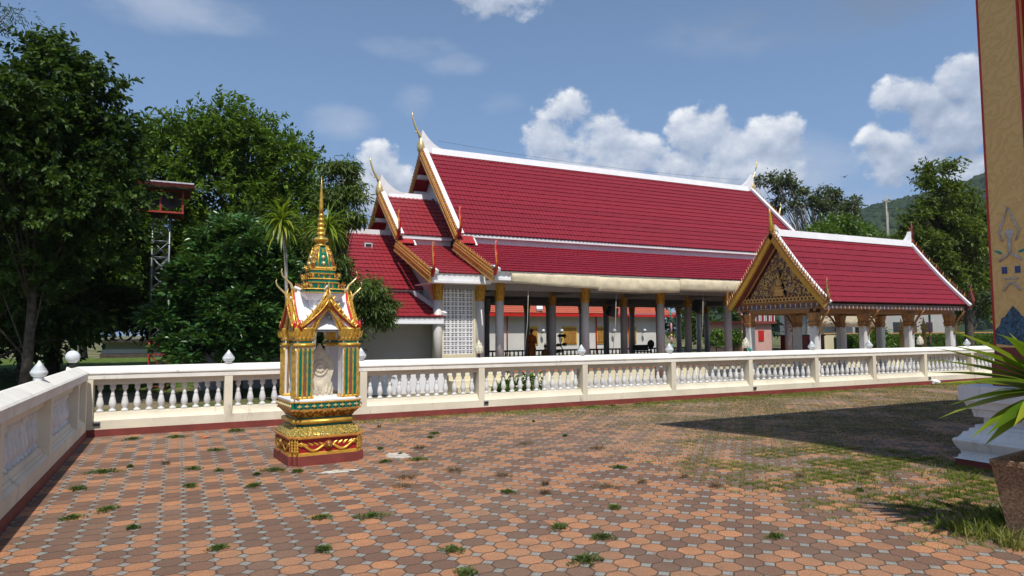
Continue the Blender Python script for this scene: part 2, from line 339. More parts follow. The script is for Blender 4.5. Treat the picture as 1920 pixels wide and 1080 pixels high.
# ------------------------------------------------------------------ mesh builder
class MB:
    def __init__(s): s.v = []; s.f = []; s.m = []; s.sm = []; s.mats = []
    def mi(s, m):
        if m not in s.mats: s.mats.append(m)
        return s.mats.index(m)
    def add(s, vs, fs, m, smooth=False):
        o = len(s.v); k = s.mi(m); s.v += [tuple(x) for x in vs]
        for f in fs: s.f.append(tuple(o+i for i in f)); s.m.append(k); s.sm.append(smooth)
        return s
    def box(s, x0, x1, y0, y1, z0, z1, m):
        return s.add([(x0, y0, z0), (x1, y0, z0), (x1, y1, z0), (x0, y1, z0), (x0, y0, z1), (x1, y0, z1), (x1, y1, z1), (x0, y1, z1)],
                     [(0, 3, 2, 1), (4, 5, 6, 7), (0, 1, 5, 4), (1, 2, 6, 5), (2, 3, 7, 6), (3, 0, 4, 7)], m)
    def cbox(s, x, y, z, wx, wy, h, m): return s.box(x-wx/2, x+wx/2, y-wy/2, y+wy/2, z, z+h, m)
    def poly_x(s, x0, x1, pts, m):
        """polygon in the yz plane extruded from x0 to x1"""
        n = len(pts); a = sum(pts[i][0]*pts[(i+1) % n][1]-pts[(i+1) % n][0]*pts[i][1] for i in range(n))
        if a < 0: pts = pts[::-1]
        v = [(x0, y, z) for y, z in pts]+[(x1, y, z) for y, z in pts]
        return s.add(v, [tuple(range(n))[::-1], tuple(range(n, 2*n))]+[(i, (i+1) % n, n+(i+1) % n, n+i) for i in range(n)], m)
    def poly_y(s, y0, y1, pts, m):
        n = len(pts); a = sum(pts[i][0]*pts[(i+1) % n][1]-pts[(i+1) % n][0]*pts[i][1] for i in range(n))
        if a < 0: pts = pts[::-1]
        v = [(x, y0, z) for x, z in pts]+[(x, y1, z) for x, z in pts]
        return s.add(v, [tuple(range(n)), tuple(range(n, 2*n))[::-1]]+[(n+i, n+(i+1) % n, (i+1) % n, i) for i in range(n)], m)
    def beam(s, p0, p1, w, h, m, up=(0, 0, 1), side=0, lift=0):
        p0 = Vector(p0); p1 = Vector(p1); d = (p1-p0).normalized(); sd_ = d.cross(Vector(up)).normalized(); u = sd_.cross(d)
        c = []
        for p in (p0, p1):
            for a, b in ((-.5, 0), (.5, 0), (.5, 1), (-.5, 1)): c.append(p+sd_*(side+a*w)+u*(lift+b*h))
        return s.add(c, [(0, 1, 2, 3), (7, 6, 5, 4), (0, 4, 5, 1), (1, 5, 6, 2), (2, 6, 7, 3), (3, 7, 4, 0)], m)
    def lathe(s, prof, c, m, n=12, smooth=True, sx=1, sy=1, rot=0):
        x, y, z = c; v = []
        for r, h in prof:
            for i in range(n):
                a = 2*math.pi*i/n+rot; v.append((x+math.cos(a)*r*sx, y+math.sin(a)*r*sy, z+h))
        f = [(j*n+i, j*n+(i+1) % n, (j+1)*n+(i+1) % n, (j+1)*n+i) for j in range(len(prof)-1) for i in range(n)]
        f += [tuple(range(n))[::-1], tuple((len(prof)-1)*n+i for i in range(n))]
        return s.add(v, f, m, smooth)
    def tube(s, pts, rad, m, n=7, smooth=True):
        pts = [Vector(p) for p in pts]; rad = rad if isinstance(rad, (list, tuple)) else [rad]*len(pts)
        v = []; ref = Vector((0, 0, 1))
        for i, p in enumerate(pts):
            d = (pts[min(i+1, len(pts)-1)]-pts[max(i-1, 0)]).normalized()
            if abs(d.dot(ref)) > .95: ref = Vector((1, 0, 0)) if abs(d.x) < .9 else Vector((0, 1, 0))
            a = d.cross(ref).normalized(); b = d.cross(a)
            for k in range(n):
                t = 2*math.pi*k/n; v.append(p+(a*math.cos(t)+b*math.sin(t))*rad[i])
        f = [(j*n+i, (j+1)*n+i, (j+1)*n+(i+1) % n, j*n+(i+1) % n) for j in range(len(pts)-1) for i in range(n)]
        f += [tuple(range(n)), tuple((len(pts)-1)*n+i for i in range(n))[::-1]]
        return s.add(v, f, m, smooth)
    def ell(s, c, r, m, n=12, k=8):
        prof = [(math.sin(math.pi*j/k), -math.cos(math.pi*j/k)) for j in range(1, k)]
        return s.lathe([(p[0]*1, p[1]*r[2]) for p in [(.02, -1)]+prof+[(.02, 1)]], c, m, n, True, r[0], r[1])
    def loft(s, poly, prof, c, m, smooth=False):
        """plan polygon scaled by a and lifted to z for each (a, z)"""
        n = len(poly); v = [(c[0]+x*a, c[1]+y*a, c[2]+z) for a, z in prof for x, y in poly]
        f = [(j*n+i, j*n+(i+1) % n, (j+1)*n+(i+1) % n, (j+1)*n+i) for j in range(len(prof)-1) for i in range(n)]
        f += [tuple(range(n))[::-1], tuple((len(prof)-1)*n+i for i in range(n))]
        return s.add(v, f, m, smooth)
    def flame(s, p, d, up, h, w, m, th=.3):
        """small pointed leaf: base at p, grows along up, thin along d"""
        p = Vector(p); d = Vector(d).normalized(); up = Vector(up).normalized(); t = d.cross(up).normalized()
        pr = [(0, .35), (.35, .5), (.7, .25), (1, .02)]; v = []
        for hh, ww in pr:
            q = p+up*h*hh+t*(w*.12*math.sin(hh*3))
            v += [q-t*w*ww, q-d*w*th*ww*2, q+t*w*ww, q+d*w*th*ww*2]
        f = [(j*4+i, j*4+(i+1) % 4, j*4+4+(i+1) % 4, j*4+4+i) for j in range(3) for i in range(4)]+[(0, 3, 2, 1), (12, 13, 14, 15)]
        return s.add(v, f, m)
    def build(s, name, parent=None, loc=None, world=True):
        me = bpy.data.meshes.new(name); off = Vector((0, 0, 0))
        if parent is not None and world:
            off = ROOT[parent.name]
        if loc is not None: off = Vector(loc)
        v = np.array(s.v, dtype=np.float32)-np.array(off, dtype=np.float32)
        me.from_pydata([tuple(x) for x in v.tolist()], [], s.f)
        for m in s.mats: me.materials.append(MATS[m])
        me.polygons.foreach_set('material_index', s.m); me.polygons.foreach_set('use_smooth', s.sm); me.update()
        o = bpy.data.objects.new(name, me); col.objects.link(o)
        if parent is not None: o.parent = parent
        if loc is not None: o.location = loc
        ROOT[o.name] = off
        return o
ROOT = {}
def tag(o, label=None, cat=None, group=None, kind=None):
    if label: o['label'] = label
    if cat: o['category'] = cat
    if group: o['group'] = group
    if kind: o['kind'] = kind
    return o
def thing(name, loc, label, cat, group=None, rz=0):
    o = bpy.data.objects.new(name, None); col.objects.link(o); o.location = loc; o.rotation_euler = (0, 0, rz)
    o.empty_display_size = .2
    ROOT[o.name] = Vector(loc); tag(o, label, cat, group); return o
def copy_tree(o, parent=None):
    c = o.copy(); col.objects.link(c); c.parent = parent; ROOT[c.name] = ROOT[o.name]
    for ch in list(o.children): copy_tree(ch, c)
    return c
def structure(name, mb): return tag(mb.build(name), kind='structure')

def tiles(mb, A, B, C, Dd, n, tw, m, amp=.022, th=.035, sag=0.0):
    """courses of wavy roof tiles: A,B eave ends, C,Dd ridge ends (C above B)"""
    A, B, C, Dd = map(Vector, (A, B, C, Dd))
    nrm = (B-A).cross(Dd-A).normalized()
    if nrm.z < 0: nrm = -nrm
    width = (B-A).length; k = max(2, int(width/tw)); sub = 4; cols_ = k*sub+1
    for r in range(n):
        t0 = r/n; t1 = (r+1.12)/n
        if t1 > 1: t1 = 1.0
        v = []; 
        jit = [random.uniform(-.004, .004) for _ in range(k+1)]
        for row, (t, off) in enumerate(((t0, -.004), (t0, th), (t1, .004))):
            L0 = A.lerp(Dd, t); L1 = B.lerp(C, t); sg = -sag*math.sin(math.pi*t)
            for i in range(cols_):
                ph = (i % sub)/sub; wv = amp*(math.cos(ph*2*math.pi)*.5+.5)
                p = L0.lerp(L1, i/(cols_-1)); p = p+nrm*(off+(wv if row > 0 else wv*.6)+jit[i//sub])+Vector((0, 0, sg))
                if row < 2: p = p+(A-Dd).normalized()*(.012*math.cos(ph*2*math.pi))
                v.append(p)
        f = []
        for row in range(2):
            for i in range(cols_-1):
                q = (row*cols_+i, row*cols_+i+1, (row+1)*cols_+i+1, (row+1)*cols_+i); f.append(q)
        mb.add(v, f, m)
# ------------------------------------------------------------------ ground
FY = 12.59; LX = -1.26
YARD = -.25
g = MB(); g.add([(-2500, -2500, YARD), (2500, -2500, YARD), (2500, 2500, YARD), (-2500, 2500, YARD)], [(0, 1, 2, 3)], 'grass_yard')
structure('ground', g)
g = MB(); g.box(LX-.15, 45, -30, FY+.15, YARD-.02, 0, 'octagon_paving'); structure('paved_terrace', g)
g = MB(); g.add([(8.6, 13.5, YARD+.006), (45, 13.5, YARD+.006), (45, 21.9, YARD+.006), (8.6, 21.9, YARD+.006)], [(0, 1, 2, 3)], 'concrete'); structure('path', g)

g = MB(); g.poly_x(-14, 1.5, [(26.5, YARD-.1), (26.5, YARD+.005), (32, .27), (44.2, .33), (44.2, YARD-.1)], 'lawn'); structure('lawn', g)
# ------------------------------------------------------------------ balustrade walls
POSTX = [-1.26, .79, 3.12, 5.53, 8.0, 10.45, 12.9, 15.28, 17.61, 19.92, 22.26, 24.6, 26.95]
POSTY = [12.59, 11.5, 9.2, 6.8, 4.4, 2.0, -.4]
BAL_PROF = [(.052, 0), (.052, .035), (.030, .045), (.036, .065), (.055, .11), (.053, .15), (.036, .23), (.028, .255), (.036, .27), (.026, .285),
            (.022, .33), (.030, .355), (.044, .375), (.044, .40), (.036, .41), (.048, .425), (.048, .44)]
def baluster_mesh():
    b = MB(); b.lathe(BAL_PROF, (0, 0, 0), 'white_glaze', 10); return b
FRONT = [(0.010, -.01, .11, 'oxide_red'), (0, .11, .25, 'cream_paint')]
def run_profile(mb, a0, a1, axis, face, sign, z=0):
    """solid lengthwise mouldings of a balustrade; face = outer face coordinate, sign = direction to the inside of the wall"""
    def pr(pts, m):
        P = [(face+sign*d, z+h) for d, h in pts]
        if axis == 'x': mb.poly_x(a0, a1, P, m)
        else: mb.poly_y(a0, a1, P, m)
    return pr
def balustrade(name, label, posts, axis, face, sign):
    """axis 'x': runs along x with its face at y=face. posts are positions along the run"""
    lo, hi = min(posts)-(.30 if axis == 'x' else .065), max(posts)+.065
    org = (lo, face, 0) if axis == 'x' else (face, lo, 0)
    t = thing(name, org, label, 'balustrade')
    def P(pts, m, nm, l0=lo, h0=hi):
        b = MB(); q = [(face+sign*d, h) for d, h in pts]
        (b.poly_x if axis == 'x' else b.poly_y)(l0, h0, q, m)
        return b
    P([(-.012, -.01), (-.012, .11), (.312, .11), (.312, -.01)], 'oxide_red', '').build('base', t)
    b = P([(0, .11), (0, .25), (.3, .25), (.3, .11)], 'cream_paint', '')
    for i in range(len(posts)-1):
        a, c = sorted((posts[i], posts[i+1])); a += .066; c -= .066
        q = [(face+sign*d, h) for d, h in [(.004, .25), (.035, .285), (.045, .285), (.06, .315), (.07, .315), (.085, .368), (.215, .368), (.23, .315), (.24, .315), (.255, .285), (.265, .285), (.296, .25)]]
        (b.poly_x if axis == 'x' else b.poly_y)(a, c, q, 'cream_paint')
    b.build('sill', t)
    b = MB()
    for i in range(len(posts)-1):
        a, c = sorted((posts[i], posts[i+1])); a += .066; c -= .066
        q = [(face+sign*d, h) for d, h in [(.045, .905), (.045, .875), (.07, .875), (.07, .81), (.23, .81), (.23, .875), (.255, .875), (.255, .905)]]
        (b.poly_x if axis == 'x' else b.poly_y)(a, c, q, 'cream_paint')
    b.build('lintel', t)
    P([(-.004, .905), (-.004, .985), (-.018, .988), (-.018, 1.01), (.0, 1.03), (.13, 1.105), (.17, 1.105), (.3, 1.03), (.318, 1.01), (.318, .988), (.304, .985), (.304, .905)], 'cream_cap', '',
      lo-(.015 if axis == 'x' else 0), hi+.015).build('coping', t)
    for x in posts:
        b = MB()
        if axis == 'x': b.box(x-.065, x+.065, face-.002*0, face+sign*.3, .25, .905, 'cream_paint')
        else: b.box(min(face, face+sign*.3), max(face, face+sign*.3), x-.065, x+.065, .25, .905, 'cream_paint')
        b.build('post', t)
    proto = None; k = 0; spots = []
    for i in range(len(posts)-1):
        a, c = sorted((posts[i], posts[i+1])); n = round((c-a)/.208)
        if i == 0 and axis == 'x': n = 11
        for j in range(n):
            q = a+.065+(c-a-.13)*(j+.5)/n
            spots.append((q, face+sign*.15) if axis == 'x' else (face+sign*.15, q))
    spots.sort(key=lambda s_: math.hypot(*s_))
    for x, y in spots[:100]:
        if proto is None:
            o = proto = baluster_mesh().build('baluster', t, world=False)
        else:
            o = proto.copy(); col.objects.link(o); o.parent = t
        o.location = (x-org[0], y-org[1], .368); o.rotation_euler = (0, 0, random.random()*6)
    if spots[100:]:
        b = MB()
        for x, y in spots[100:]: b.lathe(BAL_PROF, (x, y, .368), 'white_glaze', 8)
        tag(b.build('far_balusters', t), kind='stuff')
    return t
bw = balustrade('balustrade', 'long cream balustrade with white balusters running across behind the gilded shrine', POSTX, 'x', FY, 1)
lw = balustrade('balustrade', 'shaded cream balustrade coming forward along the left edge of the paving', sorted(POSTY[1:]+[12.4]), 'y', LX, -1)
for i, (x, z) in enumerate([(-1.13, .20), (5.62, .20), (13.0, .19), (20.05, .2)]):
    b = MB(); b.box(x-.05, x+.05, FY-.022, FY+.01, z-.035, z+.035, 'steel'); b.box(x-.042, x+.042, FY-.026, FY-.022, z-.027, z+.015, 'dark_glass'); b.build('wall_light', bw)
b = MB(); b.box(LX-.01, LX+.022, 6.55, 6.66, .17, .24, 'steel'); b.box(LX+.022, LX+.026, 6.56, 6.65, .18, .22, 'dark_glass'); b.build('wall_light', lw)

# lamps on the balustrades
def lotus_lamp():
    t = thing('lotus_lamp', (0, 0, 0), 'lamp', 'lamp', 'white glass lamps along the balustrade coping')
    b = MB(); b.lathe([(.062, 0), (.066, .012), (.055, .03)], (0, 0, 0), 'white_paint', 20); b.build('lamp_base', t)
    pr = [(.055, .028), (.085, .05), (.102, .085), (.100, .10), (.085, .122), (.087, .126), (.068, .145), (.07, .149), (.052, .167), (.054, .171), (.036, .188), (.02, .212), (.006, .235)]
    b = MB(); b.lathe(pr, (0, 0, 0), 'lamp_glass', 24); b.build('lamp_shade', t); return t
def bud_lamp():
    t = thing('bud_lamp', (0, 0, 0), 'lamp', 'lamp', 'cream lotus bud lamps on dark stems along the balustrade')
    b = MB(); b.lathe([(.03, 0), (.03, .07), (.045, .075), (.045, .09)], (0, 0, 0), 'black_plastic', 14); b.build('stem', t)
    b = MB(); b.lathe([(.05, .085), (.085, .12), (.092, .16), (.075, .23), (.045, .29), (.015, .34), (.004, .36)], (0, 0, 0), 'cream_lamp', 18)
    for k in range(3):
        for q in range(8):
            a = q*math.pi/4+k*.4; r = (.088, .085, .06)[k]; b.flame((math.cos(a)*r, math.sin(a)*r, .10+.07*k), (math.cos(a), math.sin(a), 0), (0, 0, 1), .08, .035, 'cream_lamp')
    b.build('lamp_shade', t); return t
LL = [('white ribbed lotus lamp on the left side balustrade, nearest the corner', (-1.41, 9.27)),
      ('white ribbed lotus lamp on the coping against the dark shrubs left of the gilded shrine', (.79, 12.74)),
      ('white ribbed lotus lamp just right of the gilded shrine, before the grey annex wall', (3.10, 12.74)),
      ('white ribbed lotus lamp in front of the second lit column of the open hall', (8.0, 12.74)),
      ('white ribbed lotus lamp in front of the hall just right of its third lit column', (10.45, 12.74)),
      ('white lotus lamp in front of the near corner column of the small pavilion', (15.28, 12.74)),
      ('white lotus lamp in front of the second front column of the small pavilion', (17.61, 12.74)),
      ('white lotus lamp at the far right, just left of the patterned gold column', (22.26, 12.74))]
lp = lotus_lamp(); lp2 = copy_tree(lp)
for i, (lb, (x, y)) in enumerate(LL):
    o = lp if i == 0 else (lp2 if i == 1 else copy_tree(lp2)); o.location = (x, y, 1.104); o['label'] = lb
    if i == 0: o.scale = (.86, .86, .92)
bl = bud_lamp()
for i, (lb, x) in enumerate([('cream lotus bud lamp on dark stem beside the block grille at the hall corner', 5.53), ('cream bud lamp at the left of the pavilion with small blue ball at its foot', 12.9), ('cream bud lamp on a dark stem in front of the clipped hedge at right', 19.92)]):
    o = bl if i == 0 else copy_tree(bl); o.location = (x, 12.74, 1.104); o['label'] = lb
t = thing('globe_lamp', (-1.50, 12.72, 1.1), 'plain round white globe lamp on the corner where the two balustrades meet', 'lamp')
b = MB(); b.lathe([(.045, 0), (.04, .06), (.055, .07)], (-1.50, 12.72, 1.1), 'black_plastic', 14); b.build('stem', t)
b = MB(); b.ell((-1.50, 12.72, 1.26), (.105, .105, .105), 'lamp_glass', 28, 16); b.build('globe', t)
b = MB(); b.ell((13.02, 12.72, 1.15), (.045, .045, .045), 'teal_paint', 12, 8); tag(b.build('ball'), 'small shiny blue ball lying on the coping beside a cream bud lamp', 'ball')

# ------------------------------------------------------------------ worship hall
HY = 30.7
hall = thing('worship_hall', (10.3, HY, 0), 'large open sided temple hall with steep tiered red tile roofs, white ridges and granite columns', 'temple hall')
def both(fn):
    for s_ in (1, -1): fn(s_)
def yy(y, s_): return y if s_ == 1 else 2*HY-y
def roofpair(name, x0, x1, ye, ze, yr, zr, n, mname='red_tile', tw=.2, parent=hall, amp=.022):
    for s_ in (1, -1):
        b = MB(); tiles(b, (x0, yy(ye, s_), ze), (x1, yy(ye, s_), ze), (x1, yy(yr, s_), zr), (x0, yy(yr, s_), zr), n, tw, mname, amp=amp)
        # boarding below the tiles
        b.beam(((x0+x1)/2, yy(ye+.03, s_), ze), ((x0+x1)/2, yy(yr, s_), zr-.02), x1-x0-.02, .05, 'white_paint', lift=-.065)
        b.build('roof', parent)
XM0, XM1 = 10.3, 32.0
roofpair('upper', XM0+.12, XM1-.12, 26.2, 5.82, HY, 10.42, 18)
roofpair('lower', XM0+.12, XM1-.12, 22.5, 3.91, 26.45, 5.45, 12)
PX0, PX1 = 8.25, 34.05
for (a, c) in ((PX0+.1, 10.95), (31.35, PX1-.1)):
    roofpair('porch', a, c, 27.85, 5.86, HY, 8.12, 10, 'red_tile_old'); roofpair('porch', a, c, 23.45, 3.84, 28.05, 5.48, 13, 'red_tile_old')
# ridges
b = MB()
b.poly_x(XM0+.5, XM1-.5, [(HY-.2, 10.3), (HY-.12, 10.62), (HY+.12, 10.62), (HY+.2, 10.3)], 'white_paint'); b.build('ridge', hall)
for a, c in ((PX0+.45, 10.8), (31.5, PX1-.45)):
    b = MB(); b.poly_x(a, c, [(HY-.17, 8.0), (HY-.1, 8.27), (HY+.1, 8.27), (HY+.17, 8.0)], 'white_paint'); b.build('ridge', hall)
# white bands between the tiers
b = MB()
for s_ in (1, -1):
    for x0, x1, y, z0, z1 in ((XM0+.25, XM1-.25, 26.38, 5.38, 5.84), (PX0+.25, 10.8, 28.02, 5.42, 5.86), (31.5, PX1-.25, 28.02, 5.42, 5.86)):
        ya, yb = sorted((yy(y, s_), yy(y+.12, s_))); b.box(x0, x1, ya, yb, z0, z1, 'white_paint')
        ya, yb = sorted((yy(y-.16, s_), yy(y+.01, s_))); b.box(x0, x1, ya, yb, z1-.16, z1-.06, 'white_paint')
b.build('tier_band', hall)
# eaves boards
b = MB()
for s_ in (1, -1):
    for x0, x1, y, z in ((XM0+.15, XM1-.15, 22.62, 3.93), (PX0+.02, 10.7, 23.5, 3.84), (31.6, PX1-.02, 23.5, 3.84)):
        ya, yb = sorted((yy(y, s_), yy(y+.06, s_))); b.box(x0, x1, ya, yb, z-.32, z-.03, 'white_paint')
        ya, yb = sorted((yy(y-.05, s_), yy(y+.02, s_))); b.box(x0+.003, x1-.003, ya, yb, z-.36, z-.27, 'white_paint')
        ya, yb = sorted((yy(y+.055, s_), yy(y+1.9, s_))); b.box(x0+.01, x1-.01, ya, yb, z-.36, z-.33, 'white_paint')
b.build('eaves_board', hall)
def verge(x, sx_, lo, hi, s_, teeth=True, band=True, big=.28):
    """gable edge from the eaves point lo=(y,z) to hi=(y,z); sx_ = outward direction along x"""
    y0, z0 = yy(lo[0], s_), lo[1]; y1, z1 = yy(hi[0], s_), hi[1]
    b = MB()
    b.beam((x, y0, z0), (x, y1, z1), .09, big, 'gold_board', lift=-big+.02)
    b.beam((x+sx_*.055, y0, z0), (x+sx_*.055, y1, z1), .03, .07, 'gold_trim', lift=-big*.45)
    b.beam((x+sx_*.06, y0, z0), (x+sx_*.06, y1, z1), .035, .05, 'gold_board', lift=-big+.02)
    d = Vector((0, y1-y0, z1-z0)); L = d.length; d /= L; up = Vector((0, -d.z, d.y)); up = up if up.z > 0 else -up
    b.beam((x-sx_*.02, y0, z0), (x-sx_*.02, y1, z1), .07, .09, 'gold_trim', lift=.02)
    n = int(L/.19)
    for i in range(n):
        p = Vector((x, y0, z0))+d*(L*(i+.5)/n)+up*.09
        b.flame(p, (1, 0, 0), (up+d*.55), .17, .085, 'gold_trim' if i % 2 else 'gold_board', .35)
    for i in range(int(L/.8)):
        p = Vector((x, y0, z0))+d*(.5+i*.8)-up*(big)
        b.cbox(p.x, p.y, p.z-.06, .07, .09, .1, 'gold_board')
    b.build('bargeboard', hall)
    if not band:
        e1 = Vector((x-sx_*.14, y0, z0)); b = MB(); b.beam(e1, e1+d*.42, .26, .12, 'white_paint', lift=.03); b.build('verge_foot', hall)
    if band:
        b = MB(); b.beam((x-sx_*.16, y0, z0-.02), (x-sx_*.16, y1, z1), .22, .12, 'white_paint', lift=.02); b.build('verge_band', hall)
def naga(x, y, z, s_, h=1.1, parent=hall, m1='red_gloss', m2='gold_trim', sc=1.0):
    b = MB(); dy = -.1*s_
    pts = [(x, y, z-.22*h), (x, y+dy*1.2, z), (x, y+dy*2.2, z+.22*h), (x, y+dy*1.5, z+.5*h), (x, y+dy*.9, z+.75*h), (x, y+dy*1.6, z+h)]
    b.tube(pts, [.05*sc, .085*sc, .075*sc, .06*sc, .035*sc, .008], m1, 8)
    b.tube([(p[0]-.045, p[1]-.03*s_, p[2]) for p in pts[1:]], [.03*sc, .035*sc, .03*sc, .02*sc, .006], m2, 6)
    for k in range(4):
        b.flame((x, y+dy*2.3, z+.05*h+.12*h*k), (1, 0, 0), (0, -.5*s_, .8), .16, .06, m1)
    b.build('naga_finial', parent)
for x, sx_ in ((XM0, -1), (XM1, 1)):
    for s_ in (1, -1):
        verge(x, sx_, (25.95, 5.70), (HY-.05, 10.42), s_); verge(x, sx_, (22.35, 3.84), (26.25, 5.42), s_, big=.36, band=False)
        naga(x, yy(25.75, s_), 5.85, s_, 1.0); naga(x, yy(22.25, s_), 3.95, s_, 1.05)
for x, sx_ in ((PX0, -1), (PX1, 1)):
    for s_ in (1, -1):
        verge(x, sx_, (27.65, 5.78), (HY-.05, 8.14), s_, big=.24); verge(x, sx_, (23.35, 3.78), (27.9, 5.46), s_, big=.34, band=False)
        naga(x, yy(27.55, s_), 5.9, s_, .95); naga(x, yy(23.25, s_), 3.9, s_, 1.05)
# tall horn finials on the ridge ends
def chofa(x, z, sx_, h=1.35, w=1.0):
    b = MB()
    def q(dx, dz): return (x+sx_*dx*w, z+dz*h)
    # white saddle rising from the ridge
    n = 8; up = [q(-1.15+1.13*i/n, .14+.62*(i/n)**1.9) for i in range(n+1)]
    b.poly_y(HY-.12, HY+.12, up+[q(.03, .5), q(.06, .0), q(-1.0, -.12)], 'white_paint'); b.build('saddle', hall)
    b = MB(); c = q(.02, .12)
    b.lathe([(.02, -.36), (.12, -.27), (.19, -.10), (.20, .05), (.16, .22), (.105, .38), (.075, .52)], (c[0], HY, c[1]), 'pale_gold', 14)
    b.tube([(q(.02, .42)[0], HY, q(.02, .42)[1]), (q(.12, .62)[0], HY, q(.12, .62)[1]), (q(.30, .86)[0], HY, q(.30, .86)[1]), (q(.42, 1.12)[0], HY, q(.42, 1.12)[1]), (q(.47, 1.25)[0], HY, q(.47, 1.25)[1]), (q(.43, 1.42)[0], HY, q(.43, 1.42)[1])],
           [.085, .065, .055, .045, .04, .012], 'pale_gold', 8)
    e = q(.27, .82); b.tube([(e[0], HY, e[1]), (e[0], HY, e[1]-.16)], .008, 'dark_timber', 5); b.ell((e[0], HY, e[1]-.2), (.04, .04, .05), 'pale_gold', 8, 6)
    b.build('chofa_finial', hall)
chofa(XM0+.02, 10.42, -1); chofa(XM1-.02, 10.42, 1)
chofa(PX0+.05, 8.1, -1, 1.25); chofa(PX1-.05, 8.1, 1, 1.25)
# gables: white end walls set back under deep red soffits crossed by white purlins
def gable(x, xb_, sx_, zt, zb, half, bars):
    """x = wall plane, xb_ = bargeboard plane"""
    slope = half/(zt-zb)
    b = MB(); xa, xb = sorted((x, x+.1*-sx_))
    b.poly_x(xa, xb, [(HY-half, zb), (HY+half, zb), (HY, zt)], 'white_paint'); b.build('gable_wall', hall)
    b = MB(); m_ = (x-sx_*.002+xb_-sx_*.06)/2; wd_ = abs((xb_-sx_*.06)-(x-sx_*.002))
    for s_ in (1, -1): b.beam((m_, HY-s_*half, zb+.06), (m_, HY-s_*.02, zt+.04), wd_, .03, 'deep_red', lift=-.02)
    b.build('soffit', hall)
    b = MB(); xa, xb = sorted((x+sx_*.004, xb_-sx_*.07))
    for z in bars:
        for s_ in (1, -1):
            yc_ = HY+s_*((zt-z)*slope); ya, yb = sorted((yc_, yc_-s_*.30)); b.box(xa, xb, ya, yb, z-.17, z, 'white_paint')
    b.build('purlin', hall)
gable(11.1, XM0, -1, 10.25, 5.3, 4.82, (9.38, 8.70)); gable(31.2, XM1, 1, 10.25, 5.3, 4.82, (9.38, 8.70))
gable(8.99, PX0, -1, 7.98, 5.4, 3.1, (7.12,)); gable(33.3, PX1, 1, 7.98, 5.4, 3.1, (7.12,))
# annex-side end wall under the porch roof and the block grille
b = MB(); b.poly_x(8.85, 8.97, [(24.4, -.1), (24.4, 3.7), (28.1, 5.3), (HY, 7.6), (2*HY-28.1, 5.3), (37.0, 3.7), (37.0, -.1)], 'white_wall'); b.build('end_wall', hall)
b = MB(); G0, G1 = 8.975, 10.42
b.box(G0, 9.05, 24.25, 24.4, -.1, 3.5, 'yellow_wall'); b.box(10.30, G1, 24.25, 24.4, -.1, 3.5, 'yellow_wall'); b.box(9.05, 10.30, 24.252, 24.398, -.1, .80, 'yellow_wall'); b.box(9.05, 10.30, 24.252, 24.398, 3.33, 3.5, 'yellow_wall')
b.build('grille_wall', hall)
b = MB(); nc, nr = 8, 15
cw = 1.25/nc
for i in range(nc+1):
    x = 9.05+cw*i; ww = .022 if i % 2 else .040; b.box(max(9.05, x-ww), min(10.30, x+ww), 24.285, 24.375, .80, 3.33, 'white_paint')
rh = 2.53/nr
for j in range(nr+1):
    z = .80+rh*j; b.box(9.051, 10.299, 24.275, 24.38, max(.801, z-.032), min(3.329, z+.032), 'white_paint')
    if j < nr: b.box(9.051, 10.299, 24.28, 24.378, z+rh/2-.014, z+rh/2+.014, 'white_paint')
b.build('block_grille', hall)
b = MB(); b.box(9.0, 10.4, 25.6, 25.7, 0, 3.5, 'dark_timber'); b.build('dark_backing', hall)  # dark sheet added behind the grille to stand for the shaded interior
# ceiling, beams
b = MB(); b.box(8.98, 33.3, 24.35, 37.05, 3.56, 3.66, 'ceiling_paint'); b.build('ceiling', hall)
b = MB()
for y in (24.2, 27, 34.4, 37.2): b.box(9.0, 33.2, y-.1, y+.1, 3.24 if y in (27, 34.4) else 3.30, 3.555, 'ceiling_paint')
for k in range(6): b.box(11.3+4*k, 11.5+4*k, 24.31, 37.0, 3.29, 3.553, 'ceiling_paint')
b.build('beams', hall)
# platform
b = MB(); b.box(8.6, 34.4, 22.0, 39.4, -.27, .0, 'hall_floor'); b.build('platform', hall)
# low front wall with orange coping
def lowwall(x0, x1, nm='parapet'):
    b = MB(); b.box(x0, x1, 21.9, 22.05, -.26, .2, 'yellow_wall'); b.box(x0-.02, x1+.02, 21.86, 22.09, .2, .27, 'terracotta')
    for i in range(int((x1-x0)/1.0)): b.box(x0+.4+i, x0+.48+i, 21.885, 21.9, -.2, .2, 'cream_cap')
    b.build(nm, hall)
lowwall(10.9, 17.2); lowwall(17.9, 33.0)
# rear railing
b = MB(); b.box(9.2, 33.5, 38.3, 38.5, .42, .52, 'dark_timber'); b.box(9.2, 33.5, 38.3, 38.5, -.02, .08, 'dark_timber')
for i in range(80): b.lathe([(.05, 0), (.07, .1), (.05, .25), (.05, .34)], (9.5+i*.3, 38.4, .08), 'white_paint', 6)
b.build('rear_railing', hall)
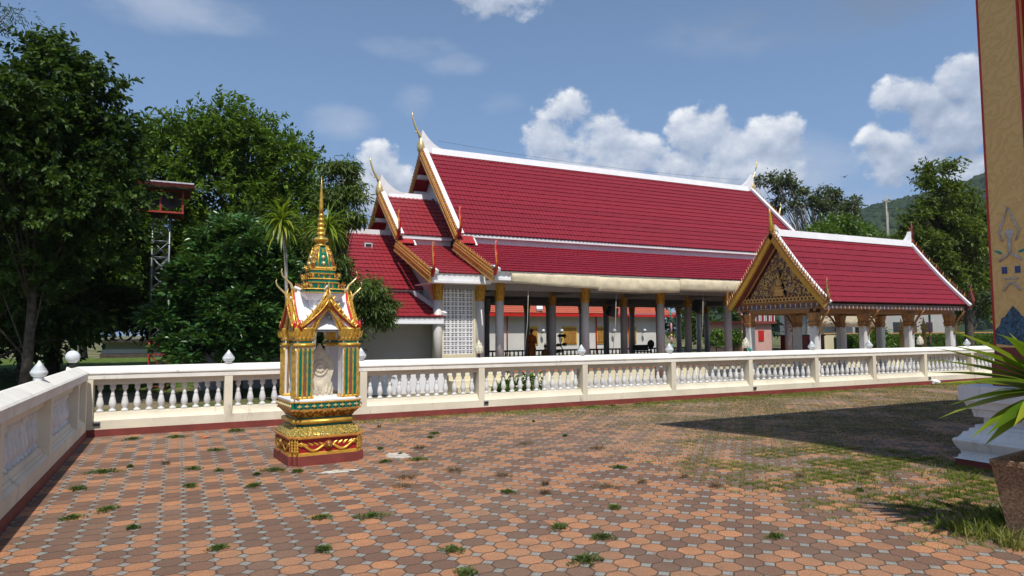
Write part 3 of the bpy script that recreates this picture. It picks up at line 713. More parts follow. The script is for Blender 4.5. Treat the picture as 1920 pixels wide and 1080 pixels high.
# columns
def hall_column(x, y):
    t = MB(); t.lathe([(.23, 0), (.23, .10), (.185, .14)], (0, 0, 0), 'granite', 18); t.lathe([(.175, .14), (.17, 2.93)], (0, 0, 0), 'granite', 22)
    o = t.build('column', hall, world=False)
    c = MB(); c.lathe([(.178, 2.86), (.19, 2.88), (.19, 2.93), (.18, 2.96), (.20, 3.02), (.20, 3.06), (.182, 3.09), (.195, 3.2), (.21, 3.45), (.225, 3.56)], (0, 0, 0), 'column_gold', 20)
    for k in range(12):
        a = k*math.pi/6; c.flame((math.cos(a)*.19, math.sin(a)*.19, 3.08), (math.cos(a), math.sin(a), 0), (math.cos(a)*.12, math.sin(a)*.12, 1), .44, .055, 'column_gold', .25)
    cc_ = c.build('capital', o, world=False); return o
c0 = None
spots = [(11.4+4*k, y) for y in (24.2, 27.0, 34.4, 37.2) for k in range(6)]+[(8.8, 24.2), (10.56, 24.2), (8.8, 37.2), (10.56, 37.2), (33.2, 24.2), (33.2, 37.2)]
for x, y in spots:
    if c0 is None: c0 = o = hall_column(x, y)
    else: o = copy_tree(c0, hall)
    o.location = (x-10.3, y-HY, 0)
# cords hang from the eaves
for x, y0, z0, z1 in ((11.95, 22.75, 3.5, .4), (16.0, 22.75, 3.4, .6), (20.6, 22.75, 3.3, .6)):
    b = MB(); b.tube([(x, y0, z0), (x-.05, y0+.02, (z0+z1)/2), (x-.25, y0, z1)], .012, 'rope', 5)
    tag(b.build('cord'), {11.95: 'pale cord hanging slack beside the lit corner column of the hall', 16.0: 'thin cord hanging by the second lit hall column', 20.6: 'thin cord hanging right of the third lit hall column'}[x], 'cord')

# rolled canvas blinds
def blind(x0, x1, zt, zb0, zb1, label, y=22.5, folds=6, bulge=.08):
    b = MB(); n = 40; v = []; rows = 7
    for i in range(n+1):
        s_ = i/n; x = x0+(x1-x0)*s_; zb = zb0+(zb1-zb0)*s_-.03*math.sin(math.pi*s_)
        for j in range(rows):
            tt = j/(rows-1); z = zt+(zb-zt)*tt
            yv = y-bulge*math.sin(tt*math.pi)**.7*(.7+.3*mnoise.noise((x*1.3, tt*2, 3)))-.025*mnoise.noise((x*5, z*4, 1))-.012*math.sin(x*folds*3)
            v.append((x, yv, z+.012*mnoise.noise((x*3, 5, tt))))
        v.append((x, y+.03, zb+.01)); v.append((x, y+.04, zt))
    R_ = rows+2
    f = [(i*R_+j, (i+1)*R_+j, (i+1)*R_+(j+1) % R_, i*R_+(j+1) % R_) for i in range(n) for j in range(R_)]
    f += [tuple(range(R_))[::1], tuple(n*R_+j for j in range(R_))[::-1]]
    b.add(v, f, 'canvas', True); return tag(b.build('canvas_blind'), label, 'canvas blind', 'rolled canvas blinds along the hall eaves')
blind(11.12, 15.05, 3.84, 3.50, 3.34, 'rolled beige canvas blind nearest the left corner of the hall eaves, drooping to the right')
blind(14.95, 19.1, 3.82, 3.26, 3.28, 'rolled beige canvas blind in the middle of the hall eaves, deepest of the three', bulge=.12)
blind(19.12, 23.3, 3.86, 3.37, 3.36, 'rolled beige canvas blind of the hall eaves ending behind the pavilion gable', bulge=.11)
blind(23.35, 27.0, 3.86, 3.36, 3.36, 'rolled beige canvas blind hidden behind the pavilion roof')
blind(27.05, 29.2, 3.6, 1.84, 1.82, 'lowered beige canvas blind seen under the pavilion, left one of the two', bulge=.05)
blind(29.28, 31.6, 3.6, 1.84, 1.80, 'lowered creased canvas blind seen under the pavilion, right one of the two', bulge=.05)

# annex wing on the left
wing = thing('annex', (.5, HY, 0), 'low plain annex with red tile roof and grey wall, left of the hall', 'building')
for s_ in (1, -1):
    b = MB(); tiles(b, (.5, yy(26.0, s_), 3.36), (8.84, yy(26.0, s_), 3.36), (8.84, HY, 6.25), (.5, HY, 6.25), 15, .2, 'red_tile_old')
    b.beam((4.67, yy(26.05, s_), 3.36), (4.67, HY, 6.23), 8.3, .05, 'white_paint', lift=-.07); b.build('roof', wing)
    b = MB(); tiles(b, (.3, yy(23.95, s_), 2.22), (9.02, yy(23.95, s_), 2.22), (8.45, yy(26.35, s_), 3.3), (.5, yy(26.35, s_), 3.3), 7, .2, 'red_tile_old')
    b.beam((4.67, yy(24.0, s_), 2.2), (4.67, yy(26.3, s_), 3.26), 8.0, .05, 'white_paint', lift=-.07); b.build('skirt_roof', wing)
    b = MB(); ya, yb = sorted((yy(24.0, s_), yy(24.06, s_))); b.box(.4, 8.98, ya, yb, 1.98, 2.19, 'white_paint')
    ya, yb = sorted((yy(23.97, s_), yy(24.02, s_))); b.box(.41, 8.97, ya, yb, 1.96, 2.02, 'white_paint'); ya, yb = sorted((yy(26.2, s_), yy(26.3, s_))); b.box(.55, 8.8, ya, yb, 3.2, 3.34, 'white_paint')
    ya, yb = sorted((yy(24.06, s_), yy(25.0, s_))); b.box(.5, 8.84, ya, yb, 1.97, 1.99, 'white_paint')
    b.beam((9.0, yy(23.95, s_), 2.25), (8.42, yy(26.35, s_), 3.3), .16, .12, 'white_paint', lift=.02)
    b.build('fascia', wing)
b = MB(); b.box(.5, 8.82, HY-.13, HY+.13, 6.18, 6.42, 'white_paint'); b.build('ridge', wing)
b = MB(); b.box(.6, 8.84, 25.0, 25.15, -.26, 2.5, 'grey_wall'); b.box(.6, 8.84, 36.3, 36.4, -.26, 2.5, 'grey_wall'); b.box(.6, 8.84, 26.3, 26.4, 2.9, 3.34, 'white_wall'); b.poly_x(.6, .75, [(25.15, -.26), (25.15, 2.5), (26.4, 3.1), (HY, 6.0), (35.0, 3.1), (36.3, 2.5), (36.3, -.26)], 'grey_wall'); b.build('wall', wing)
b = MB(); b.box(5.0, 5.86, 24.94, 24.998, -.2, 1.5, 'dark_timber'); b.box(5.06, 5.80, 24.92, 24.938, -.15, 1.44, 'grey_wall'); b.build('door', wing)
b = MB(); b.box(7.25, 7.6, 29.3, 29.45, 5.42, 5.62, 'silver_grey'); b.box(7.3, 7.55, 29.28, 29.3, 5.46, 5.56, 'black_plastic'); b.build('roof_vent', wing)
t = thing('naga_ornament', (7.3, 36.9, 0), 'slim red naga finial of a roof behind, showing above the annex ridge', 'roof ornament')
b = MB(); b.tube([(8.55, 34.5, 3.3), (8.55, 34.5, 7.3), (8.6, 34.5, 7.75)], [.05, .06, .01], 'red_gloss', 6); b.build('finial_spike', t)

# white terrace wall before the annex, with flowering planting
t = thing('terrace_wall', (3.0, 20.2, YARD), 'low white wall before the annex, glimpsed bright between the balusters', 'wall')
b = MB(); b.box(3.4, 7.6, 20.2, 20.4, YARD, .36, 'white_paint'); b.build('wall', t)
b = MB(); b.box(3.3, 3.42, 20.15, 20.45, YARD, .1, 'oxide_red'); b.build('post', t)
t = thing('garden_steps', (7.6, 20.6, YARD), 'cream rendered steps beside the low white wall, seen between balusters', 'steps')
b = MB()
for i in range(3): b.box(7.8, 10.0, 19.6+.4*i, 22.0, YARD+.17*i, YARD+.17*(i+1), 'yellow_wall')
b.build('treads', t)

# furnishings in the hall
def person_statue(name, x, y, z, label, h, robe, skin, seated=False, rz=0):
    t = thing(name, (x, y, z), label, 'statue', rz=rz)
    def loc_tube(mbn, pts, rad, m, n=12): mbn.tube(pts, rad, m, n)
    b = MB()
    if not seated:
        b.lathe([(.20, .04), (.19, .3), (.17, .62), (.19, .8), (.20, .98), (.21, 1.12), (.17, 1.22), (.07, 1.28)], (0, 0, 0), robe, 16, True, 1.0, .78)
        for s_ in (-1, 1): b.tube([(s_*.2, 0, 1.18), (s_*.26, -.04, .96), (s_*.2, -.18, .82), (s_*.08, -.25, .84)], [.07, .07, .06, .045], robe, 8)
        b.tube([(-.2, -.05, 1.2), (0, -.17, .9), (.16, -.14, .5), (.17, -.1, .12)], [.05, .05, .06, .05], robe, 8)
        b.build('robe', t, world=False)
        b = MB(); b.tube([(0, 0, 1.22), (0, 0, 1.34)], .06, skin, 10); b.ell((0, -.01, 1.45), (.095, .11, .135), skin, 16, 12); b.ell((0, -.12, 1.44), (.02, .03, .03), skin, 8, 6)
        for s_ in (-1, 1): b.ell((s_*.095, 0, 1.45), (.018, .03, .04), skin, 8, 6)
        for s_ in (-1, 1): b.ell((s_*.05, -.27, .85), (.05, .06, .04), skin, 8, 6); b.ell((s_*.09, -.06, .04), (.06, .12, .04), skin, 8, 6)
        b.build('body', t, world=False)
        b = MB(); b.lathe([(.3, -.5), (.28, -.42), (.22, -.35), (.25, -.1), (.28, -.04), (.28, .0)], (0, 0, .02), 'brown_gold', 16); b.build('pedestal', t, world=False)
    else:
        b.lathe([(.20, .42), (.17, .6), (.2, .78), (.19, .9), (.06, .97)], (0, 0, 0), skin, 14, True, 1, .7)
        b.tube([(-.16, 0, .46), (-.3, -.1, .45), (-.05, -.24, .42), (.2, -.22, .42)], [.09, .09, .07, .05], skin, 8); b.tube([(.16, 0, .46), (.3, -.1, .45), (.05, -.22, .46), (-.2, -.2, .42)], [.09, .09, .07, .05], skin, 8)
        for s_ in (-1, 1): b.tube([(s_*.19, 0, .86), (s_*.25, -.05, .66), (s_*.12, -.18, .54)], [.05, .05, .04], skin, 8)
        b.tube([(0, 0, .92), (0, 0, 1.02)], .05, skin, 8); b.ell((0, -.01, 1.12), (.085, .095, .12), skin, 14, 10); b.ell((0, 0, 1.25), (.03, .03, .06), skin, 8, 6)
        b.build('body', t, world=False)
        b = MB(); b.lathe([(.36, 0), (.36, .06), (.28, .1), (.26, .2), (.34, .28), (.3, .34), (.34, .38)], (0, 0, 0), robe, 18); b.build('pedestal', t, world=False)
    t.scale = (h, h, h); return t
person_statue('monk_statue', 15.1, 28.5, .45, 'statue of a standing monk in an orange robe on the hall platform', .85, 'orange_robe', 'bronze_skin')
person_statue('seated_statue', 15.85, 28.5, 0, 'dark gilded seated statue on a lotus pedestal right of the monk statue', .85, 'brown_gold', 'brown_gold', True)
def speaker(x, y, z, rz, tilt, label, s_=1.0):
    t = thing('loudspeaker', (x, y, z), label, 'loudspeaker', 'black loudspeakers in the hall', rz)
    t.rotation_euler = (R(tilt), R(tilt*.6), rz)
    b = MB(); b.poly_x(-.19, .19, [(-.16, -.3), (.16, -.22), (.16, .22), (-.16, .3)], 'black_plastic'); b.build('cabinet', t, world=False)
    b = MB(); b.box(-.17, .17, -.175, -.162, -.27, .27, 'dark_glass'); b.build('front_grille', t, world=False)
    b = MB(); b.tube([(0, .15, 0), (0, .32, .1)], .02, 'steel', 6); b.build('bracket', t, world=False); t.scale = (s_, s_, s_)
speaker(22.15, 24.8, 2.82, R(20), 14, 'black loudspeaker tilted forward under the hall ceiling near the fourth lit column', 1.15)
speaker(10.98, 24.6, 2.72, R(-30), 8, 'black loudspeaker beside the grille at the hall corner', 1.0)
speaker(17.95, 26.0, 2.60, R(15), 18, 'black loudspeaker hung between the second and third lit columns, left of its twin', .8)
speaker(18.4, 26.3, 2.55, R(-25), 10, 'black loudspeaker hung between the second and third lit columns, right of its twin', .7)
t = thing('pedestal_fan', (23.3, 30, 0), 'black pedestal fan standing in the hall beside a dark column', 'fan')
b = MB(); b.lathe([(.2, 0), (.2, .03), (.03, .06), (.02, .8)], (23.3, 30, 0), 'black_plastic', 12); b.build('stand', t)
b = MB(); b.lathe([(.05, -.06), (.22, -.03), (.24, 0), (.22, .03), (.05, .05)], (0, 0, 0), 'black_plastic', 20)
b.v = [(23.3+x, 29.95+z, .95+y) for x, y, z in b.v]; b.build('cage', t)
b = MB()
for k in range(4):
    a = k*math.pi/2; b.ell((23.3+.1*math.cos(a), 29.92, .95+.1*math.sin(a)), (.07, .012, .07), 'steel', 8, 6)
b.build('blades', t)
t = thing('wooden_bench', (25.0, 33, 0), 'dark wooden bench inside the hall near the rear railing', 'bench')
b = MB(); b.box(24.5, 25.6, 32.8, 33.2, .42, .48, 'dark_timber'); b.build('seat', t)
b = MB(); b.box(24.5, 25.6, 33.18, 33.22, .5, .85, 'dark_timber'); b.build('backrest', t)
for x in (24.55, 25.5):
    for y in (32.83, 33.13): b = MB(); b.box(x, x+.05, y, y+.05, 0, .418, 'dark_timber'); b.build('leg', t)
t = thing('altar_cabinet', (28.5, 27.5, 0), 'long dark red cabinet standing under the lowered blinds', 'cabinet')
b = MB(); b.box(28.6, 31.2, 25.2, 25.8, 0, 1.35, 'deep_red'); b.box(28.55, 31.25, 25.15, 25.85, 1.35, 1.42, 'dark_timber'); b.build('body', t)
for k in range(4): b = MB(); b.box(28.68+.64*k, 29.22+.64*k, 25.17, 25.198, .12, 1.25, 'oxide_red'); b.build('door', t)
# ------------------------------------------------------------------ gilded boundary shrine
SH = thing('boundary_shrine', (1.66, 9.07, 0), 'small gilded shrine with green glass panels, white gabled roofs and tall golden spire', 'shrine', rz=R(5.5))
def redent(n1=.80, n2=.90):
    """unit square plan with two-step notched corners"""
    q = [(-n1, -1), (n1, -1), (n1, -n2), (n2, -n2), (n2, -n1), (1, -n1)]
    out_ = []
    for k in range(4):
        a = k*math.pi/2; ca, sa = round(math.cos(a)), round(math.sin(a))
        out_ += [(x*ca-y*sa, x*sa+y*ca) for x, y in q[1:]]
    return out_
PL = redent(); SQP = [(-1, -1), (1, -1), (1, 1), (-1, 1)]
def sh(b, name, par=None): return b.build(name, par or SH, world=False)
def ring(b, half, z, n, fn):
    """call fn(point, outward, along) around the four sides"""
    for k in range(4):
        a = k*math.pi/2; ca, sa = math.cos(a), math.sin(a)
        for i in range(n):
            t_ = -1+2*(i+.5)/n; x, y = t_*half*.92, -half
            fn((x*ca-y*sa, x*sa+y*ca, z), (sa, -ca, 0), (ca, sa, 0))
b = MB(); b.loft(PL, [(.475, 0), (.475, .115)], (0, 0, 0), 'oxide_red'); sh(b, 'foot')
b = MB(); b.loft(PL, [(.462, .115), (.462, .145), (.445, .15), (.445, .155)], (0, 0, 0), 'gold'); b.loft(PL, [(.443, .155), (.443, .315)], (0, 0, 0), 'deep_red'); b.loft(PL, [(.46, .315), (.478, .325), (.478, .345), (.465, .35)], (0, 0, 0), 'gold_trim')
# scrolls modelled on each face
for k in range(4):
    a = k*math.pi/2; ca, sa = math.cos(a), math.sin(a)
    def tr(x, y, z): return (x*ca-y*sa, x*sa+y*ca, z)
    for s_ in (-1, 1):
        b.tube([tr(s_*(.05+.30*i/12), -.452, .205+.035*math.sin(i/12*2*math.pi*.9+2.2)+.03*(i/12)**3) for i in range(13)], [.016]*12+[.006], 'gold', 6)
        b.tube([tr(s_*(.33+.035*math.cos(q*.8)*(1-q/9)), -.455, .245+.04*math.sin(q*.8)*(1-q/9)) for q in range(9)], .010, 'gold', 5)
        for i in range(5): b.flame(tr(s_*(.06+.065*i), -.448, .235), tr(0, -1, 0), (s_*ca*.7, s_*sa*.7, .5), .075, .03, 'gold')
        for j in range(3):
            for i in range(4): b.flame(tr(s_*(.375+.025*j), -.45+.028*j, .16+.035*i), tr(0, -1, 0), (0, 0, 1), .055, .03, 'gold')
    b.ell(tr(0, -.455, .235), (.05, .05, .055), 'carved_gold', 10, 8)
sh(b, 'scroll_frieze')
b = MB(); b.loft(PL, [(.468, .345), (.45, .375), (.415, .41), (.385, .435), (.375, .455)], (0, 0, 0), 'carved_gold_green', True); sh(b, 'lower_lotus')
b = MB(); b.loft(PL, [(.355, .45), (.355, .49)], (0, 0, 0), 'green_glass'); b.loft(PL, [(.36, .483), (.392, .492), (.402, .515), (.392, .542), (.36, .548)], (0, 0, 0), 'gold', True); b.loft(PL, [(.355, .545), (.355, .57)], (0, 0, 0), 'green_glass'); sh(b, 'waist')
b = MB(); b.loft(PL, [(.36, .565), (.375, .59), (.41, .63), (.432, .655)], (0, 0, 0), 'carved_gold', True); b.loft(PL, [(.445, .653), (.448, .672), (.437, .675)], (0, 0, 0), 'gold_trim'); sh(b, 'upper_lotus')
b = MB(); b.loft(PL, [(.436, .672), (.436, .752)], (0, 0, 0), 'green_glass'); b.loft(PL, [(.445, .75), (.45, .765), (.44, .773)], (0, 0, 0), 'gold')
def dia(p, o, al):
    p = Vector(p)+Vector(o)*.004; c4 = []
    for r_, d_ in ((1, .002), (.45, .02)):
        for q in range(8):
            rr = (.034 if q % 2 == 0 else .016)*r_; a = q*math.pi/4; c4.append(p+Vector(al)*(math.cos(a)*rr)+Vector((0, 0, math.sin(a)*rr*.95))+Vector(o)*d_)
    b.add(c4, [(i, (i+1) % 8, 8+(i+1) % 8, 8+i) for i in range(8)]+[tuple(range(8, 16))], 'pale_gold')
ring(b, .436, .712, 9, dia); sh(b, 'diamond_frieze')
b = MB(); b.loft(PL, [(.445, .772), (.445, .79), (.43, .80)], (0, 0, 0), 'white_paint'); sh(b, 'ledge')
# corner piers
PR = .362
for sx_ in (-1, 1):
    for sy_ in (-1, 1):
        b = MB(); cx, cy = sx_*PR*.80, sy_*PR*.82
        b.box(cx-.10, cx+.10, cy-.10, cy+.10, .80, 1.62, 'white_paint'); o = sh(b, 'pier')
        b = MB()
        for fx, fy in ((0, sy_), (sx_, 0)):
            for i, off in enumerate((-.083, -.028, .028, .083)):
                px = cx+(off if fx == 0 else fx*.108); py = cy+(off if fy == 0 else fy*.108)
                b.tube([(px, py, .81+.056*j) for j in range(12)], [.010+.004*(j % 2) for j in range(12)], 'gold', 6)
                b.flame((px+fx*.008, py+fy*.008, .81), (fx, fy, 0), (0, 0, 1), .12, .03, 'gold'); b.flame((px+fx*.008, py+fy*.008, 1.43), (fx, fy, 0), (0, 0, -1), .09, .03, 'gold')
            for off in (-.055, 0, .055):
                px = cx+(off if fx == 0 else fx*.1045); py = cy+(off if fy == 0 else fy*.1045)
                b.box(px-(.019 if fx == 0 else .006), px+(.019 if fx == 0 else .006), py-(.019 if fy == 0 else .006), py+(.019 if fy == 0 else .006), .83, 1.42, 'green_glass')
                b.box(px-(.004 if fx == 0 else .008), px+(.004 if fx == 0 else .008), py-(.004 if fy == 0 else .008), py+(.004 if fy == 0 else .008), .84, 1.40, 'red_gloss') if off == 0 else None
        sh(b, 'glass_flutes', o)
        b = MB(); b.loft(PL, [(.112, .80), (.118, .82), (.108, .835)], (cx, cy, 0), 'gold'); b.loft(PL, [(.115, 1.44), (.13, 1.455), (.13, 1.475), (.112, 1.49)], (cx, cy, 0), 'gold', True); b.loft(PL, [(.104, 1.485), (.104, 1.52)], (cx, cy, 0), 'green_glass')
        b.loft(PL, [(.105, 1.515), (.118, 1.53), (.110, 1.55), (.118, 1.60), (.126, 1.66), (.126, 1.68), (.11, 1.685)], (cx, cy, 0), 'gold', True)
        for fx, fy in ((0, sy_), (sx_, 0)):
            for q in range(5): b.flame((cx+(fx*.135 if fx else -.10+.05*q), cy+(fy*.135 if fy else -.10+.05*q), 1.555), (fx, fy, 0), (fx*.2, fy*.2, 1), .10, .028, 'gold')
        sh(b, 'capital', o)
# pointed, lobed arches on four sides
def arch_pts(n=10):
    P_ = []
    for i in range(n+1):
        t_ = i/n; P_.append((.198*(1-t_)**.62*(1 if t_ < .999 else 0), 1.50+.41*t_**1.05+ .012*math.sin(t_*9)))
    return P_
for k in range(4):
    a = k*math.pi/2; ca, sa = math.cos(a), math.sin(a)
    def tr(x, y, z): return (x*ca-y*sa, x*sa+y*ca, z)
    A = arch_pts(); b = MB(); yf, yb = -.34, -.27
    for s_ in (-1, 1):
        for i in range(len(A)-1):
            (xa, za), (xb, zb) = A[i], A[i+1]; oa = max(.02, .37*(1-(za-1.5)/.6)); ob = max(.02, .37*(1-(zb-1.5)/.6))
            vs_ = []
            for y in (yf, yb): vs_ += [tr(s_*xa, y, za), tr(s_*oa, y, za), tr(s_*ob, y, zb), tr(s_*xb, y, zb)]
            b.add(vs_, [(0, 1, 2, 3), (4, 5, 6, 7), (0, 4, 7, 3), (1, 5, 6, 2)], 'white_paint')
    sh(b, 'arch')
    b = MB()   # gold rim of the opening and the flaming gable above it
    for s_ in (-1, 1):
        b.tube([tr(s_*(x+.012), -.352, z) for x, z in A], .020, 'gold', 6)
        b.tube([tr(s_*(.203), -.352, .81), tr(s_*.203, -.352, 1.50)], .016, 'gold', 6)
        n = 13; base = (.385, 1.60); top = (0, 2.07)
        pts = []
        for i in range(n+1):
            t_ = i/n; pts.append((base[0]*(1-t_)**.92+.012*math.sin(t_*math.pi*4), base[1]+(top[1]-base[1])*t_))
        b.tube([tr(s_*x, -.38, z-.035) for x, z in pts], [.020]*(n+1), 'gold', 6)
        b.tube([tr(s_*x*.86, -.395, z-.085) for x, z in pts], [.013]*(n+1), 'gold_trim', 6)
        b.tube([tr(s_*x*.72, -.385, z-.12) for x, z in pts], [.013]*(n+1), 'gold', 6)
        for i in range(1, n+1):
            x, z = pts[i]; b.flame(tr(s_*x, -.40, z-.02), tr(0, -1, 0), (-s_*ca*.35, -s_*sa*.35, 1), .095, .040, 'gold', .5)
            if i < n-1: b.flame(tr(s_*x*.84, -.39, z-.12), tr(0, -1, 0), (-s_*ca*.3, -s_*sa*.3, 1), .055, .026, 'gold', .4)
        for q in range(4): b.flame(tr(s_*(.33+.025*q), -.37, 1.58), tr(0, -1, 0), (s_*ca*(.25+.1*q), s_*sa*(.25+.1*q), 1), .13-.02*q, .026, 'gold', .5)
        b.tube([tr(s_*.34, -.37, 1.57), tr(s_*.385, -.37, 1.58), tr(s_*.41, -.37, 1.64), tr(s_*.39, -.37, 1.70)], [.022, .022, .015, .005], 'gold', 6)
    b.tube([tr(0, -.41, 1.95), tr(0, -.415, 2.05), tr(0, -.43, 2.11), tr(0, -.41, 2.19)], [.032, .028, .016, .004], 'gold', 7)
    b.ell(tr(0, -.37, 1.94), (.03, .02, .05), 'carved_gold', 8, 6)
    sh(b, 'gable_ornament')
# white roofs: crossed, two tiers on each arm, ridge along each arm with a curled finial
for k in range(4):
    a = k*math.pi/2; ca, sa = math.cos(a), math.sin(a)
    def tr(x, y, z): return (x*ca-y*sa, x*sa+y*ca, z)
    side = k in (1, 3)
    b = MB(); rd = MB(); gd = MB()
    for (y0, y1, zr, half) in ((-.0, -.335, 2.15, .365), (-.31, -.40, 2.02, .335)):
        for s_ in (-1, 1):
            n = 6; lo = []; hi = []
            for i in range(n+1):
                t_ = i/n; x = half*t_; z = zr-(zr-1.66)*(t_**.72)
                lo.append((x, z))
            for i in range(n):
                (xa, za), (xb, zb) = lo[i], lo[i+1]; rise = .05
                v = [tr(s_*xa, y0, za), tr(s_*xb, y0, zb), tr(s_*xb, y1, zb), tr(s_*xa, y1, za+(rise if i == 0 else 0))]
                v += [tr(s_*xa*.9, y0, za-.03), tr(s_*xb*.95, y0, zb-.03), tr(s_*xb*.95, y1, zb-.03), tr(s_*xa*.9, y1, za-.03)]
                b.add(v, [(0, 1, 2, 3), (7, 6, 5, 4), (2, 6, 7, 3), (0, 4, 5, 1)], 'white_paint')
            rd.tube([tr(s_*x, y1-.012, z+.012) for x, z in lo], [.016]*(n+1), 'red_gloss', 6)
            gd.tube([tr(s_*(x+.0), y1-.03, z+.03) for x, z in lo], [.011]*(n+1), 'gold', 5)
            for i in range(1, n+1):
                x, z = lo[i]; gd.flame(tr(s_*x, y1-.03, z+.02), tr(0, -1, 0), (s_*ca*.5, s_*sa*.5, .8), .06, .022, 'gold')
            x, z = lo[-1]; rd.tube([tr(s_*x, y1-.01, z-.02), tr(s_*(x+.04), y1-.02, z+.04), tr(s_*(x+.03), y1-.02, z+.12)], [.02, .018, .004], 'red_gloss', 6)
        b.tube([tr(0, y0, zr+.01), tr(0, y1+.1, zr+.015), tr(0, y1, zr+.06)], [.028, .028, .02], 'white_paint', 6)
        hh = .24 if y0 > -.1 else .23
        gd.tube([tr(0, y1+.02, zr), tr(0, y1-.03, zr+.05), tr(0, y1-.045, zr+.10), tr(0, y1-.10, zr+.15), tr(0, y1-.15, zr+.20), tr(0, y1-.165, zr+hh+.02), tr(0, y1-.155, zr+hh+.06)] if side else [tr(0, y1+.02, zr), tr(0, y1-.04, zr+.05), tr(0, y1-.06, zr+.12)],
                [.026, .023, .016, .013, .011, .009, .002] if side else [.03, .02, .004], 'pale_gold', 7)
    o = sh(b, 'roof'); sh(rd, 'red_edge', o); sh(gd, 'gold_edge', o)
# tower
b = MB(); b.loft(PL, [(.17, 1.66), (.17, 2.07)], (0, 0, 0), 'white_paint'); b.loft(PL, [(.20, 2.04), (.262, 2.125)], (0, 0, 0), 'white_paint'); sh(b, 'tower_core')
tiers = [(2.12, .262, .24), (2.255, .205, .19), (2.375, .165, .155)]
for i, (z, r_, r2) in enumerate(tiers):
    b = MB(); b.loft(PL, [(r_*.93, z-.0), (r_, z+.01), (r_, z+.02)], (0, 0, 0), 'gold'); b.loft(PL, [(r_*.97, z+.018), (r_*.97, z+.05)], (0, 0, 0), 'green_glass')
    b.loft(PL, [(r_*.94, z+.05), (r_*1.02, z+.058), (r_*1.0, z+.068), (r_*.80, z+.072)], (0, 0, 0), 'gold'); b.loft(PL, [(r_*.74, z+.07), (r_*.74, z+.14)], (0, 0, 0), 'green_glass')
    def fl(p, o, al): b.flame(p, o, (0, 0, 1), .085-.012*i, .034-.005*i, 'carved_gold', .5)
    ring(b, r_*.93, z+.065, 5 if i < 2 else 4, fl)
    for sx_ in (-1, 1):
        for sy_ in (-1, 1):
            for q in range(3):
                b.flame((sx_*r_*(.95-.12*q), sy_*r_*(.95-.12*(2-q)), z+.065), (sx_, sy_, 0), (sx_*.25, sy_*.25, 1), .105-.015*i, .05-.008*i, 'carved_gold', .5)
    sh(b, 'tower_tier')
b = MB(); b.loft(PL, [(.15, 2.46), (.142, 2.52), (.12, 2.62), (.095, 2.71), (.072, 2.765)], (0, 0, 0), 'green_glass')
for k in range(4):
    a = k*math.pi/2; ca, sa = math.cos(a), math.sin(a)
    def tr(x, y, z): return (x*ca-y*sa, x*sa+y*ca, z)
    for s_ in (-1, 1):
        b.tube([tr(s_*.125, -.125, 2.46), tr(s_*.115, -.118, 2.54), tr(s_*.09, -.10, 2.65), tr(s_*.06, -.07, 2.76)], [.034, .032, .027, .02], 'carved_gold', 7)
        b.tube([tr(s_*.075, -.148, 2.46), tr(s_*.066, -.13, 2.58), tr(s_*.04, -.085, 2.75)], .010, 'gold', 5)
    for z, y in ((2.52, -.148), (2.60, -.130)):
        for q in range(1): b.ell(tr(0, y, z), (.03, .03, .032), 'pale_gold', 4, 4)
    b.flame(tr(0, -.105, 2.72), tr(0, -1, 0), (0, 0, -1), .09, .03, 'gold')
b.loft(PL, [(.165, 2.44), (.17, 2.455), (.155, 2.475)], (0, 0, 0), 'gold')
sh(b, 'bell')
b = MB(); b.lathe([(.10, 2.76), (.062, 2.785), (.058, 2.80), (.062, 2.81)], (0, 0, 0), 'gold', 16); b.lathe([(.062, 2.808), (.095, 2.83), (.10, 2.85), (.085, 2.87)], (0, 0, 0), 'gold', 16)
b.lathe([(.078, 2.868), (.078, 2.882)], (0, 0, 0), 'green_glass', 16); b.lathe([(.07, 2.88), (.04, 2.895)], (0, 0, 0), 'gold', 16)
z = 2.895
for i in range(5):
    r_ = .058-.006*i; b.lathe([(r_*.62, z), (r_, z+.02), (r_, z+.036), (r_*.62, z+.062)], (0, 0, 0), 'gold', 14); z += .062
b.lathe([(.030, z-.004), (.026, z+.10), (.018, z+.25), (.011, z+.36), (.014, z+.375), (.009, z+.39), (.002, z+.50)], (0, 0, 0), 'gold', 12)
sh(b, 'spire')
# carved stone inside
t = thing('boundary_stone', (1.66, 9.07, .8), 'weathered carved stone tablet with a round relief, standing inside the gilded shrine', 'carved stone', rz=R(5.5))
P_ = [(0, .68), (.03, .62), (.10, .54), (.165, .46), (.185, .36), (.16, .27), (.14, .20), (.175, .10), (.165, 0)]
b = MB(); full = [(-x, z) for x, z in P_[::-1]]+P_[1:]; b.poly_y(-.05, .05, full, 'carved_stone'); b.build('slab', t, world=False)
b = MB()
for q in range(24):
    a = q*math.pi/12; b.ell((math.cos(a)*.088, -.055, .36+math.sin(a)*.095), (.016, .012, .016), 'carved_stone', 6, 4)
for q in range(8):
    a = q*math.pi/4; b.ell((math.cos(a)*.038, -.05, .36+math.sin(a)*.04), (.026, .014, .026), 'carved_stone', 8, 5)
for q in range(7): b.flame((-.12+.04*q, -.055, .03+.015*(q % 2)), (0, -1, 0), (.3*(q-3)/3, 0, 1), .15, .05, 'carved_stone', .4)
b.ell((0, -.05, .13), (.06, .03, .07), 'carved_stone', 10, 8); b.flame((0, -.05, .56), (0, -1, 0), (0, 0, 1), .08, .04, 'carved_stone')
b.build('relief', t, world=False)

